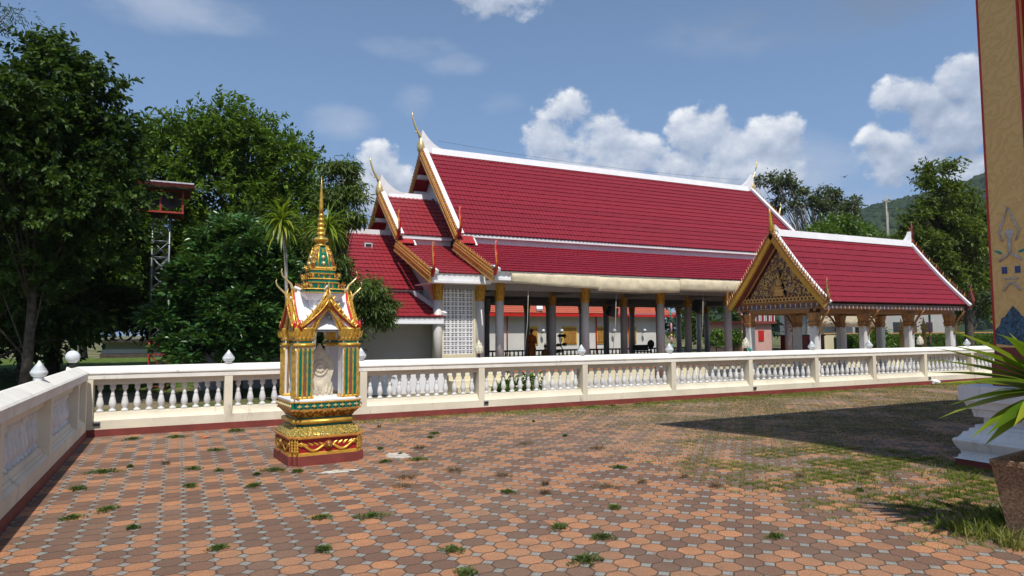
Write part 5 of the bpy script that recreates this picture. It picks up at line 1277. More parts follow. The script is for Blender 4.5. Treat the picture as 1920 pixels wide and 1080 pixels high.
# litter
for i, (x, y, lab) in enumerate([(1.0, 8.6, 'crushed orange wrapper near the foot of the balustrade at left'), (2.75, 8.75, ''), ]):
    if i == 0:
        b = MB(); b.add([(.35, 11.6, .004), (.48, 11.58, .02), (.5, 11.66, .006), (.4, 11.7, .03), (.36, 11.64, .012)], [(0, 1, 3), (1, 2, 3), (0, 3, 4)], 'terracotta'); tag(b.build('wrapper'), 'crumpled orange wrapper on the paving near the left part of the balustrade', 'litter')
b = MB(); b.ell((20.0, 12.38, .085), (.13, .10, .09), 'litter_white', 16, 12)
b.v = [(x+.07*mnoise.noise((x*13, y*13, z*13)), y+.05*mnoise.noise((z*15, x*15, 3)), max(.002, z+.07*mnoise.noise((x*16, z*16, 2)))) for x, y, z in b.v]; tag(b.build('plastic_bag'), 'clear white plastic bag lying against the far balustrade base at right', 'plastic bag')
for i, (x, y, rx, ry, lb) in enumerate([(1.72, 8.05, .30, .12, 'pale mortar smear on the paving in front of the gilded shrine'), (2.62, 8.72, .20, .30, 'pale mortar patch on the paving right of the gilded shrine')]):
    b = MB(); n = 26; v = [(x+math.cos(q*2*math.pi/n)*rx*(.75+.5*mnoise.noise((q*.9, i, 2))), y+math.sin(q*2*math.pi/n)*ry*(.75+.5*mnoise.noise((q*.8, 4, i))), .005) for q in range(n)]
    b.add([(x, y, .012)]+v, [(0, 1+q, 1+(q+1) % n) for q in range(n)], 'mortar', True); tag(b.build('mortar_patch'), lb, 'mortar stain')
# ------------------------------------------------------------------ vegetation
def np_mesh(name, V, F, mats, parent=None, mi=None, smooth=False):
    """V (n,3), F (m,3) triangles"""
    me = bpy.data.meshes.new(name); V = np.asarray(V, np.float32)
    off = ROOT[parent.name] if parent is not None else Vector((0, 0, 0))
    V = V-np.array(off, np.float32); F = np.asarray(F, np.int32)
    me.vertices.add(len(V)); me.vertices.foreach_set('co', V.ravel())
    me.loops.add(F.size); me.loops.foreach_set('vertex_index', F.ravel())
    me.polygons.add(len(F)); me.polygons.foreach_set('loop_start', np.arange(0, F.size, 3, dtype=np.int32)); me.polygons.foreach_set('loop_total', np.full(len(F), 3, np.int32))
    for m in mats: me.materials.append(MATS[m])
    if mi is not None: me.polygons.foreach_set('material_index', np.asarray(mi, np.int32))
    if smooth: me.polygons.foreach_set('use_smooth', np.ones(len(F), bool))
    me.update(calc_edges=True); me.validate()
    o = bpy.data.objects.new(name, me); col.objects.link(o); ROOT[o.name] = off
    if parent is not None: o.parent = parent
    return o
def unit(a): return a/np.maximum(np.linalg.norm(a, axis=1, keepdims=True), 1e-6)
def leaf_arrays(P, D, Up, L, W, curl=.15):
    """six-point leaves: base, two wide points each side, tip; folded along the midrib"""
    n = len(P); D = unit(D); S = unit(np.cross(D, Up)); Nn = np.cross(S, D); L = L[:, None]; W = W[:, None]
    tip = P+D*L-Nn*L*curl; mid = P+D*L*.5
    a = P+D*L*.33+S*W*.5+Nn*W*.16; b = P+D*L*.33-S*W*.5+Nn*W*.16; c = P+D*L*.68+S*W*.40+Nn*W*.10-Nn*L*curl*.4; d = P+D*L*.68-S*W*.40+Nn*W*.10-Nn*L*curl*.4
    V = np.stack([P, a, c, tip, d, b], 1).reshape(-1, 3)
    base = (np.arange(n)*6)[:, None, None]
    F = (base+np.array([[0, 1, 2], [0, 2, 3], [0, 3, 4], [0, 4, 5]])[None]).reshape(-1, 3)
    return V, F
def crown(blobs, n, L, W, clumps=26, spread=.30, droop=.25, shell=.62, rosette=0, seed=1, hz=1.0, spray=0):
    """leaves gathered in clumps through the volume of each ellipsoid (x,y,z,rx,ry,rz)"""
    g = np.random.default_rng(seed); B = np.array(blobs, float); wts = (B[:, 3]*B[:, 4]*B[:, 5])**(2/3); wts /= wts.sum()
    Ps, Ds = [], []; cl_all = []
    for bi, (bx, by, bz, rx, ry, rz) in enumerate(B):
        m = max(6, int(n*wts[bi])); k = max(5, int(clumps*len(B)*wts[bi]))
        d = unit(g.normal(size=(k, 3))); d[:, 2] = np.where(d[:, 2] < -.35, -d[:, 2]*.6, d[:, 2]); d = unit(d)
        r = g.uniform(shell, 1.0, size=(k, 1))**.8*g.uniform(.85, 1.12, size=(k, 1)); C = np.array([bx, by, bz])+d*r*np.array([rx, ry, rz]); cl_all.append(C)
        ci = g.integers(0, k, m); size = g.uniform(.6, 1.3, size=k)[ci][:, None]
        off = g.normal(size=(m, 3))*spread*np.array([1, 1, .62])*size
        if rosette: off *= .25
        P = C[ci]+off
        out_ = unit(P-np.array([bx, by, bz])+g.normal(size=(m, 3))*.4)
        D = out_*.7+unit(off)*(.9 if rosette else .5)+g.normal(size=(m, 3))*(.35 if rosette else .55); D[:, 2] = D[:, 2]*hz-droop
        if rosette: D = unit(off*np.array([1, 1, .55]))+out_*.35; D[:, 2] += .12
        if spray:
            nt = 9; ti = ci*nt+g.integers(0, nt, m); cdir = np.repeat(unit(C-np.array([bx, by, bz])), nt, 0)
            TD = unit(cdir*1.0+g.normal(size=(k*nt, 3))*.55+np.array([0, 0, .25])); ln = g.uniform(.5, 1.25, k*nt)*spray; TO = g.normal(size=(k*nt, 3))*spread*.55
            u = g.random((m, 1))**.8; P = C[ci]+TO[ti]+TD[ti]*ln[ti][:, None]*u-np.array([0, 0, 1])*u**2*.12*spray+g.normal(size=(m, 3))*.035
            side = unit(np.cross(TD[ti], g.normal(size=(m, 3)))); D = TD[ti]*.55+side*.8; D[:, 2] -= droop
        Ps.append(P); Ds.append(D)
    P = np.concatenate(Ps); D = np.concatenate(Ds); m = len(P)
    Up = unit(g.normal(size=(m, 3))*.55+np.array([0, 0, 1.0])); s = g.uniform(.7, 1.2, m)
    V, F = leaf_arrays(P, D, Up, L*s, W*s*g.uniform(.85, 1.15, m), .18)
    return V, F, np.concatenate(cl_all)
def limbs(b, base, top, cl, r0, n=40, m='bark', seed=3, bend=.25):
    g = random.Random(seed); base = Vector(base); top = Vector(top); path = []
    for i in range(8):
        t_ = i/7; p = base.lerp(top, t_)+Vector((math.sin(t_*5+seed)*bend*.4, math.cos(t_*4+seed)*bend*.3, 0))*(t_*(1.2-t_)); path.append(p)
    b.tube(path, [r0*(1.25 if i == 0 else 1-.75*i/7) for i in range(8)], m, 9)
    idx = list(range(len(cl))); g.shuffle(idx)
    for i in idx[:n]:
        c_ = Vector(cl[i]); t_ = min(.95, max(.22, g.uniform(.25, .9))); k = t_*7; k0 = int(k); s_ = path[k0].lerp(path[min(7, k0+1)], k-k0)
        if s_.z > c_.z+.2: k0 = max(1, k0-3); s_ = path[k0]
        md = s_.lerp(c_, .5)+Vector((0, 0, .12*(c_-s_).length)); r_ = r0*.30*(1-.5*t_)
        b.tube([s_, s_.lerp(md, .6), md, md.lerp(c_, .6), c_], [r_, r_*.8, r_*.6, r_*.4, r_*.15], m, 5)
def tree(name, label, base, top, r0, blobs, n, L, W, lm, cat='tree', bark='bark', nl=40, seed=1, group=None, **kw):
    t = thing(name, base, label, cat, group); V, F, cl = crown(blobs, n, L, W, seed=seed, **kw)
    b = MB(); limbs(b, base, top, cl, r0, nl, bark, seed); b.build('trunk', t); np_mesh('crown', V, F, [lm], t); return t
Y_ = YARD
tree('broadleaf_tree', 'tall dark broadleaf tree at the left edge with a slim leaning trunk', (-3.35, 20, Y_), (-3.0, 20.3, 8.6), .13,
     [(-3.1, 20.2, 8.2, .65, .9, 1.1), (-2.6, 20, 7.3, 1.0, 1.4, 1.1), (-3.6, 19.6, 6.6, 1.5, 1.9, 1.2), (-2.2, 20, 6.2, 1.0, 1.5, 1.1), (-1.75, 20, 5.1, .8, 1.3, .9), (-3.9, 19.6, 5.2, 1.6, 2.0, 1.2), (-2.6, 20, 4.6, 1.2, 1.8, 1.0), (-4.6, 19.6, 6.0, 1.5, 2.0, 1.8), (-1.75, 20.2, 6.3, .7, .8, .8), (-2.3, 20.4, 3.6, .9, .9, .8), (-4.3, 20.4, 3.4, 1.2, 1.0, 1.2), (-3.3, 20.9, 2.6, .9, .7, .7)],
     52000, .16, .08, 'leaf_dark', nl=26, seed=2, clumps=26, spread=.34, shell=.45, spray=.55)
tree('broadleaf_tree', 'dense dark tree low at the far left behind the leaning trunk', (-5.2, 24, Y_), (-5.0, 24, 6), .2,
     [(-5.0, 24.5, 4.2, 2.2, 1.5, 2.2), (-3.3, 25, 3.6, 1.6, 1.4, 1.9), (-2.2, 24.6, 4.6, 1.3, 1.3, 1.6), (-6.5, 24, 6.5, 2.2, 1.5, 2.5), (-3.5, 25, 1.9, 1.3, 1.0, 1.2)], 26000, .20, .095, 'leaf_dark', seed=5, clumps=36, spread=.30, shell=.4, nl=14)
tree('feathery_tree', 'fine leaved tree whose branch reaches in at the top left corner', (-5.6, 15.5, Y_), (-4.4, 15.6, 8.0), .16,
     [(-3.55, 16.2, 7.75, .38, .4, .20), (-3.2, 16.3, 8.05, .22, .3, .12), (-3.9, 16, 7.4, .5, .4, .22), (-4.6, 15.6, 8.4, .9, .9, .7), (-3.95, 16.1, 8.3, .35, .4, .2)], 3800, .10, .018, 'leaf_dark', seed=6, clumps=22, spread=.12, nl=46)
tree('rain_tree', 'big bushy bright green tree behind the loudspeaker tower', (2.2, 31, Y_), (1.9, 31, 10.5), .32,
     [(1.7, 31, 9.5, 2.0, 1.9, 1.5), (.2, 31, 8.8, 1.8, 1.6, 1.5), (3.6, 31, 8.8, 1.7, 1.7, 1.5), (-1.2, 31, 7.7, 1.2, 1.4, 1.2), (4.3, 31, 7.2, 1.4, 1.5, 1.3), (1.2, 30.3, 7.0, 2.6, 1.6, 1.9), (-.6, 30.6, 5.6, 1.7, 1.5, 1.7), (3.4, 30.6, 5.3, 2.2, 1.5, 1.8), (1.2, 30.2, 4.2, 2.5, 1.4, 1.8)],
     60000, .21, .085, 'leaf_mid', seed=8, clumps=46, spread=.45, nl=40, hz=1.0, droop=-.1, shell=.5, spray=.95)
tree('rain_tree', 'mid green tree spreading at the left of the loudspeaker tower, behind the leaning trunk', (-4.2, 30, Y_), (-3.8, 30, 8), .25,
     [(-3.0, 30, 7.0, 1.6, 1.5, 1.5), (-4.4, 30, 8.0, 1.8, 1.5, 1.6), (-2.4, 30, 5.2, 1.5, 1.4, 1.6), (-4.6, 30, 5.2, 2.0, 1.5, 1.9), (-2.8, 30, 3.2, 1.7, 1.3, 1.5), (-6, 30, 6, 2.0, 1.5, 3.0), (-5.2, 29.6, 3.2, 1.8, 1.3, 1.6)], 34000, .21, .085, 'leaf_mid', seed=9, clumps=40, spread=.45, shell=.4, nl=16, spray=.8)
tree('magnolia_shrub', 'large rounded shrub with glossy dark leaves in rosettes, left of the gilded shrine', (1.6, 21.5, Y_), (1.6, 21.5, 4.2), .14,
     [(1.5, 21.6, 3.9, 1.35, 1.2, 1.15), (.55, 21.4, 2.9, 1.0, 1.1, 1.0), (2.5, 21.5, 3.0, 1.0, 1.1, 1.1), (1.4, 21.1, 2.0, 1.4, 1.2, 1.1), (.7, 20.9, 1.0, 1.1, 1.0, .9), (2.4, 21.1, 1.3, 1.0, 1.0, 1.1), (-.25, 21.5, 2.0, .75, .8, .5)],
     24000, .23, .085, 'leaf_gloss', seed=12, clumps=70, spread=.42, rosette=1, nl=50, cat='shrub')
tree('magnolia_shrub', 'dense dark shrub mass between the glossy shrub and the annex', (4.0, 24.0, Y_), (4.0, 24.0, 3.8), .14,
     [(3.9, 24.2, 3.4, 1.5, 1.0, 1.5), (3.0, 24.2, 1.7, 1.4, .9, 1.4), (4.7, 24.1, 1.2, .9, .7, 1.1), (2.6, 24.4, 4.8, 1.2, 1.0, 1.2), (1.6, 24.6, 4.2, 1.2, .8, 1.2)], 20000, .22, .07, 'leaf_dark', seed=13, clumps=50, spread=.28, shell=.4, cat='shrub')
tree('mango_tree', 'slender mango tree with drooping narrow leaves beside the annex roof', (3.9, 19.3, Y_), (4.2, 19.2, 6.2), .11,
     [(4.0, 19.2, 6.2, .42, .5, .32), (4.35, 19.1, 5.55, .36, .5, .40), (3.85, 19.2, 5.3, .42, .5, .45), (4.2, 19, 4.75, .38, .5, .30), (3.7, 19.2, 4.3, .4, .5, .35), (3.75, 19, 3.4, .45, .5, .5), (4.7, 18.9, 2.75, .55, .6, .35), (5.15, 18.9, 2.35, .45, .5, .25), (4.8, 18.9, 2.15, .5, .5, .45), (4.1, 19, 2.6, .4, .5, .6), (5.0, 18.9, 1.95, .3, .4, .25)],
     17000, .18, .036, 'leaf_mango', seed=15, clumps=26, spread=.13, droop=1.0, nl=50)
tree('understorey', 'dark undergrowth filling the space below the trees at left', (-5, 29, Y_), (-5, 29, 2.4), .1,
     [(-8.5, 30, 1.6, 2.2, 1.0, 1.9), (-5.8, 29, 1.3, 1.8, 1.0, 1.5), (-3.6, 30, 2.6, 1.5, .8, .9), (-1.6, 30.5, 3.2, 1.6, .8, 1.4), (.2, 28.5, 2.2, 1.5, .8, 2.2), (1.8, 27.5, 1.6, 1.6, .8, 1.8), (-7.5, 29, 4.2, 2.2, 1.2, 2.2), (-9, 33, 5, 2.5, 1, 2.5), (-5.5, 33, 5, 2.5, 1, 2.5), (-2.5, 33, 4.5, 2.2, 1, 2.2), (.5, 33, 4.5, 2.2, 1, 2.4), (3.5, 33, 3.6, 2.0, 1, 2.6), (-8.5, 33, 2, 2.5, 1, 1.6), (-5.0, 33, 1.9, 1.6, 1, 1.0), (-5.0, 25.5, 2.2, 1.5, .8, 2.0), (-3.6, 26, 2.6, 1.2, .8, 1.4), (-2.6, 27, 2.4, 1.0, .7, 1.0), (-1.5, 27.5, 2.6, 1.0, .7, 1.1), (-.1, 27.5, 2.2, 1.0, .7, 2.0), (-6.6, 26, 3.4, 1.6, .8, 2.6), (-2.7, 29, 2.25, 1.3, .7, .95), (-1.2, 29, 2.3, 1.2, .7, 1.0)], 86000, .24, .11, 'leaf_dark', seed=14, clumps=44, spread=.34, shell=.4, nl=12, cat='shrub')
def dracaena(x, y, z, label, seed, lean):
    t = thing('dracaena', (x+lean, y, Y_), label, 'dracaena', 'dracaenas behind the gilded shrine'); b = MB()
    b.tube([(x+lean, y, Y_), (x+lean*.8, y, 1.5), (x+lean*.4, y, z-.9), (x, y, z-.2)], [.05, .045, .04, .04], 'pale_bark', 8); b.build('trunk', t)
    b = MB(); g = random.Random(seed)
    for k in range(95):
        a = g.random()*6.283; e = g.uniform(-.5, 1.4)
        strap(b, (x, y, z-.3+g.random()*.35), (math.cos(a)*math.cos(e), math.sin(a)*math.cos(e), math.sin(e)), g.uniform(.6, .95), g.uniform(.022, .034), g.uniform(1.0, 2.2), 'leaf_strap', 7)
    b.build('crown', t)
dracaena(2.28, 17.8, 4.55, 'dracaena with arching yellow green leaves, left one of two behind the shrine spire', 3, .25)
dracaena(3.38, 17.6, 4.45, 'dracaena with arching leaves and a bent pale trunk, right one close behind the shrine spire', 4, -.35)
tree('gum_tree', 'thin crowned gum tree with bare pale limbs showing against the sky beyond the hall', (53.5, 45, Y_), (55, 45, 13.5), .35,
     [(49.8, 45, 15.6, 1.6, 1.5, 1.1), (52.0, 45, 14.6, 1.8, 1.5, 1.3), (54.3, 45, 13.4, 1.8, 1.5, 1.2), (56.5, 45, 14.8, 1.4, 1.4, 1.0), (57.3, 45, 13.2, 1.9, 1.5, 1.2), (59.6, 45, 14.3, 1.2, 1.2, .9), (59.4, 45, 12.8, 1.4, 1.2, 1.0), (51.0, 45, 13.2, 1.2, 1.2, .8)],
     5200, .36, .16, 'leaf_gum', seed=21, clumps=11, spread=.30, bark='pale_bark', nl=70)
tree('garden_tree', 'rounded bright green tree just above the pavilion ridge', (56, 43, Y_), (56, 43, 10), .3,
     [(53.5, 43, 10.2, 1.9, 1.6, 1.3), (55.6, 43, 11.0, 1.9, 1.6, 1.3), (57.6, 43, 10.6, 1.7, 1.6, 1.2), (55.5, 43, 8.6, 3.6, 1.6, 2.0), (51.5, 43, 9.0, 1.4, 1.4, 1.3)], 9000, .36, .16, 'leaf_bright', seed=22, clumps=40, spread=.42)
def bigright(label, x, y, top, blobs, seed, lm='leaf_olive', n=17000):
    tree('roadside_tree', label, (x, y, Y_), (x, y, top), .3, blobs, n, .27, .12, lm, seed=seed, clumps=30, spread=.40, nl=60, spray=.7, group='trees beyond the pavilion')
bigright('tallest tree right of the pavilion ridge, its narrow top against the hill', 43.8, 26, 10,
         [(43.6, 26, 11.3, .9, .9, .9), (43.0, 26, 10.0, 1.1, 1.1, 1.0), (44.6, 26, 9.2, 1.5, 1.3, 1.3), (42.4, 26, 8.2, 1.5, 1.3, 1.3), (44.2, 26, 7.0, 2.2, 1.6, 1.6), (41.3, 26, 6.4, 1.6, 1.3, 1.3), (43.0, 26.5, 5.0, 2.4, 1.5, 1.6)], 31)
bigright('broad olive green tree beside the gold column at right', 47.5, 27, 8,
         [(46.6, 27, 8.6, 1.6, 1.5, 1.4), (48.6, 27, 7.9, 1.8, 1.5, 1.5), (47.4, 27, 6.2, 2.6, 1.6, 1.7), (50, 27, 6.4, 2.0, 1.5, 1.9), (46.0, 27, 4.4, 2.4, 1.4, 1.5), (49.5, 27, 4.4, 2.2, 1.4, 1.5), (51.5, 27, 8.0, 2.2, 1.5, 2.0), (50.5, 28, 2.6, 2.4, 1.4, 1.0)], 32)
bigright('mid green tree behind the right end of the pavilion ridge', 57, 42, 11, [(57.5, 42, 8.2, 2.6, 1.8, 2.4), (60.5, 42, 8.4, 2.4, 1.8, 2.6), (63.5, 42, 8.0, 3, 1.8, 3.0), (66.5, 42, 9.6, 3, 1.8, 3.2), (60, 42, 5, 4, 1.8, 2.4), (70, 42, 8, 3.6, 2, 4), (66, 42, 4.5, 4, 2, 2.5)], 33, 'leaf_mid', 15000)
tree('roadside_tree', 'dark shade tree seen behind the hall columns, right of the orange roofed building', (45, 52, Y_), (45, 52, 5), .3, [(44, 52, 4.6, 2.6, 1.6, 1.8), (47, 52, 5.0, 2.6, 1.6, 2.0), (50, 52, 5.0, 2.6, 1.8, 2.3), (54, 52, 5, 3, 1.8, 2.4), (58, 54, 5, 3.5, 1.8, 3), (42.5, 50, 1.6, 1.8, 1, 2.0), (45.5, 50, 1.4, 2, 1, 1.8), (48.5, 50, 1.8, 2, 1, 2.2), (52, 50, 1.6, 2.4, 1, 2.0)], 20000, .38, .17, 'leaf_dark', seed=35, clumps=40, spread=.45, group='trees beyond the pavilion')
for i, (x, y, r_, lb) in enumerate([(37.9, 40.5, .8, 'bright leafy bush behind the hall rear railing, left one'), (40.2, 41, .75, 'bright leafy bush behind the hall rear railing, right one near the pink building'), (38.4, 27.5, .85, 'bright bush between the second and third front columns of the pavilion'), (12.7, 38.2+2.5, 1.0, 'bright green bush behind the hall corner by the block grille')]):
    tree('garden_bush', lb, (x, y, Y_), (x, y, .9), .06, [(x, y, .75, r_, r_*.8, r_*.8), (x+.3*r_, y, 1.35, r_*.6, r_*.6, r_*.5)], 1800, .20, .08, 'leaf_bright', cat='bush', seed=40+i, clumps=26, spread=.18, nl=8, group='garden bushes')
# flowering plants between the fences
for i, (x, y, h_, lb) in enumerate([(8.35, 17.2, .42, 'leafy plant with white flowers glimpsed through the balusters, left one'), (8.95, 17.0, .5, 'leafy plant with white flowers glimpsed through the balusters, right one')]):
    t = tree('flowering_plant', lb, (x, y, Y_), (x, y, Y_+h_), .03, [(x, y, Y_+h_*.7, .32, .3, h_*.7)], 420, .16, .06, 'leaf_bright', cat='plant', seed=50+i, clumps=16, spread=.08, nl=6, group='flowering plants')
    b = MB(); g = random.Random(i)
    for k in range(26): b.ell((x+g.uniform(-.3, .3), y-.15+g.uniform(-.2, .1), Y_+g.uniform(.2, h_*1.3)), (.03, .03, .025), 'litter_white', 6, 4)
    b.build('flowers', t)
tree('roadside_tree', 'long dark tree belt far behind the white building at left', (-6, 56, Y_), (-6, 56, 5), .3, [(-22, 56, 4.5, 4, 2, 5), (-17, 56, 4.0, 4, 2, 4.5), (-12, 56, 3.5, 3.5, 2, 4), (-7.5, 56, 3.2, 3.2, 2, 3.6), (-3, 56, 3.2, 3.2, 2, 3.6), (1.5, 56, 3.2, 3.2, 2, 3.6), (6, 56, 3.2, 3.2, 2, 3.6)], 24000, .5, .24, 'leaf_dark', seed=66, clumps=50, spread=.6, shell=.3, nl=10)
# clipped topiary
t = thing('topiary', (17.4, 29.5, 0), 'small cloud pruned topiary in the hall, right of the monk statue', 'topiary')
b = MB(); b.lathe([(.14, 0), (.2, .3), (.2, .34)], (17.4, 29.6, 0), 'oxide_red', 12); b.tube([(17.4, 29.6, .3), (17.5, 29.6, .7), (17.35, 29.6, 1.0), (17.45, 29.6, 1.35)], .025, 'bark', 6); b.build('trunk', t)
V, F, _ = crown([(17.42, 29.6, 1.42, .2, .2, .12), (17.25, 29.6, .95, .17, .17, .10), (17.62, 29.6, .98, .14, .14, .09), (17.3, 29.6, .62, .2, .2, .1)], 2200, .05, .025, seed=61, clumps=22, spread=.03); np_mesh('crown', V, F, ['leaf_dark'], t)
# clipped hedge
t = thing('clipped_hedge', (50, 34, Y_), 'long clipped green hedge seen under the pavilion roof', 'hedge')
g_ = np.random.default_rng(9); n = 9000; P = np.stack([g_.uniform(44, 66, n), g_.uniform(34.0, 34.8, n), g_.uniform(Y_+.05, 1.22, n)], 1); k = g_.random(n); P[k < .5, 1] = 34.0+g_.normal(size=(k < .5).sum())*.04; P[(k > .5) & (k < .75), 2] = 1.2
V, F = leaf_arrays(P, g_.normal(size=(n, 3))+np.array([0, -.6, .5]), unit(g_.normal(size=(n, 3))), g_.uniform(.12, .2, n), g_.uniform(.06, .1, n)); np_mesh('foliage', V, F, ['leaf_mid'], t)
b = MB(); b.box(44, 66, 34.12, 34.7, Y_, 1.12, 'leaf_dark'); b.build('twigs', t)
# lawn tufts beyond the left wall and a small palm
t = thing('spiky_plant', (-1.6, 24, Y_), 'spiky bright green clump on the lawn left of the tower foot', 'plant'); b = MB(); g = random.Random(8)
for k in range(60):
    a = g.random()*6.283; e = g.uniform(.5, 1.4); strap(b, (-1.35, 25.4, Y_), (math.cos(a)*math.cos(e), math.sin(a)*math.cos(e), math.sin(e)), g.uniform(.7, 1.25), .022, g.uniform(.5, 1.4), 'leaf_strap', 6)
b.build('foliage', t)

# ------------------------------------------------------------------ forested hill
def hill_h(x, y):
    az_ = math.atan2(x, y)
    prof = [(.70, .0), (.80, .11), (.864, .137), (.91, .162), (.97, .178), (1.02, .190), (1.06, .205), (1.10, .22), (1.2, .24), (1.35, .22), (1.5, .15), (1.6, .0)]
    e = 0
    az_ += 0.0
    for (a0, e0), (a1, e1) in zip(prof, prof[1:]):
        if a0 <= az_ <= a1: e = max(0, (e0+(e1-e0)*(az_-a0)/(a1-a0))*.93-.014); break
    r_ = math.hypot(x, y); k = (r_-330)/330
    if k <= 0: return YARD-.5
    k = min(1, k); s_ = k*k*(3-2*k)
    if r_ > 660: s_ = max(0, 1-(r_-660)/400)
    return YARD-.5+660*e*s_*(1+.02*mnoise.noise((x*.012, y*.012, 1)))+8*mnoise.noise((x*.01, y*.01, 0))*min(1, k*2)
hv = []; na, nr_ = 120, 40
for i in range(na+1):
    a = .68+.94*i/na
    for j in range(nr_+1):
        r_ = 320+j*19; x, y = math.sin(a)*r_, math.cos(a)*r_; hv.append((x, y, hill_h(x, y)))
b = MB(); b.add(hv, [(i*(nr_+1)+j, i*(nr_+1)+j+1, (i+1)*(nr_+1)+j+1, (i+1)*(nr_+1)+j) for i in range(na) for j in range(nr_)], 'hill_canopy', True)
o = structure('hill', b)
# canopy on the hill: lumpy crowns, uncountable
g_ = np.random.default_rng(77)
def ico():
    t_ = (1+5**.5)/2; v = [(-1, t_, 0), (1, t_, 0), (-1, -t_, 0), (1, -t_, 0), (0, -1, t_), (0, 1, t_), (0, -1, -t_), (0, 1, -t_), (t_, 0, -1), (t_, 0, 1), (-t_, 0, -1), (-t_, 0, 1)]
    f = [(0, 11, 5), (0, 5, 1), (0, 1, 7), (0, 7, 10), (0, 10, 11), (1, 5, 9), (5, 11, 4), (11, 10, 2), (10, 7, 6), (7, 1, 8), (3, 9, 4), (3, 4, 2), (3, 2, 6), (3, 6, 8), (3, 8, 9), (4, 9, 5), (2, 4, 11), (6, 2, 10), (8, 6, 7), (9, 8, 1)]
    v = [Vector(p).normalized() for p in v]; cache = {}; f2 = []
    def mp(a, b_):
        k_ = (min(a, b_), max(a, b_))
        if k_ not in cache: cache[k_] = len(v); v.append(((v[a]+v[b_])/2).normalized())
        return cache[k_]
    for a, b_, c_ in f:
        x, y, z = mp(a, b_), mp(b_, c_), mp(c_, a); f2 += [(a, x, z), (b_, y, x), (c_, z, y), (x, y, z)]
    return np.array([tuple(p) for p in v]), np.array(f2)
iv, if_ = ico(); Vs, Fs = [], []; cnt = 0
for q in range(9000):
    a = g_.uniform(.80, 1.22); r_ = 660-abs(g_.normal())*130 if q % 3 else g_.uniform(640, 668)
    if r_ < 360: continue
    x, y = math.sin(a)*r_, math.cos(a)*r_; z = hill_h(x, y); s_ = g_.uniform(1.8, 5.2)
    V = iv*(1+g_.normal(size=(len(iv), 1))*.17)*np.array([s_, s_, s_*g_.uniform(.8, 1.3)])+np.array([x, y, z+s_*.4]); Vs.append(V); Fs.append(if_+cnt*len(iv)); cnt += 1
o = np_mesh('hill_forest', np.concatenate(Vs), np.concatenate(Fs), ['hill_canopy']); tag(o, 'dense forest covering the far hill', 'forest', kind='stuff')

# ------------------------------------------------------------------ grass in the joints
def blades(P, h, g, lean=.35, w=.0035):
    n = len(P); D = g.normal(size=(n, 3))*lean; D[:, 2] = 1; D = unit(D); a = g.uniform(0, 6.28, n); S = np.stack([np.cos(a), np.sin(a), np.zeros(n)], 1)
    h = h[:, None]; w_ = w*(.6+h/.05*.5); m1 = P+D*h*.55; tip = P+D*h+np.stack([D[:, 0], D[:, 1], np.zeros(n)], 1)*h*.5
    V = np.stack([P-S*w_, P+S*w_, m1+S*w_*.7, m1-S*w_*.7, tip], 1).reshape(-1, 3); base = (np.arange(n)*5)[:, None, None]
    return V, (base+np.array([[0, 1, 2], [0, 2, 3], [3, 2, 4]])[None]).reshape(-1, 3)
def snap(P, g, amt=.012):
    u = (P[:, 0]-1.6)/.19; v = (P[:, 1]-4.98)/.186; k = g.random(len(P)) < .5
    P[:, 0] = np.where(k, np.round(u)*.19+1.6, P[:, 0])+g.normal(size=len(P))*amt; P[:, 1] = np.where(~k, np.round(v)*.186+4.98, P[:, 1])+g.normal(size=len(P))*amt; return P
def scatter(n, x0, x1, y0, y1, dens, g, cl=.16):
    m = n//7; C = np.stack([g.uniform(x0, x1, m), g.uniform(y0, y1, m), np.zeros(m)], 1)
    keep = np.array([g.random() < dens(x, y) for x, y, _ in C]); C = C[keep]
    if len(C) == 0: return C
    P = np.repeat(C, 12, 0); P[:, :2] += g.normal(size=(len(P), 2))*cl*g.uniform(.2, .8, (len(P), 1)); P[:, 2] = .001; return P
g_ = np.random.default_rng(5)
def nz(x, y, s_, o=0): return .5+.5*mnoise.fractal((x*s_, y*s_, o), 1.0, 2.0, 3)
def d_wall(x, y): return (.75 if y > 12.15 else .20)*max(0, min(1, (x-1.0)/5))*(nz(x, y, .7) > .40)*(1.2 if x > 6 else .7)
def d_far(x, y): return max(0, min(1, (x+.35*y-9.3)/3.5))*(nz(x, y, .8, 4) > .40)*.75
def d_near(x, y): return max(0, min(1, (x-4.9)/1.6))*(nz(x, y, 1.6, 2) > .50)*max(.12, min(1, (7.2-y)/1.5))*.75
def inside(P): return P[(P[:, 1] < 12.56) & (P[:, 0] > -1.2)]
V1, F1 = [], []; ofs = 0
def addb(P, h, **k):
    global ofs
    V, F = blades(P, h, g_, **k); V1.append(V); F1.append(F+ofs); ofs += len(V)
P = inside(scatter(26000, 1.5, 24, 11.7, 12.55, d_wall, g_)); addb(P, g_.uniform(.012, .05, len(P)), w=.006, lean=.6)
Pf = inside(snap(scatter(170000, 6.5, 24, 5.2, 12.5, d_far, g_), g_, .03)); kf = g_.random(len(Pf)) < .25; P = Pf[kf]; addb(P, g_.uniform(.01, .035, len(P)), w=.005, lean=.8)
V_, F_ = blades(Pf[~kf], g_.uniform(.01, .035, (~kf).sum()), g_, w=.005, lean=.9); P2 = snap(scatter(60000, 2.5, 12, 7.5, 12.4, lambda x, y: .16 if nz(x, y, .9, 9) > .5 else .03, g_, .08), g_, .02)
V2_, F2_ = blades(P2, g_.uniform(.008, .025, len(P2)), g_, w=.004, lean=.9)
o = np_mesh('dry_grass', np.concatenate([V_, V2_]), np.concatenate([F_, F2_+len(V_)]), ['dry_grass']); tag(o, 'dry straw coloured grass and litter over the far right of the paving', 'grass', kind='stuff')
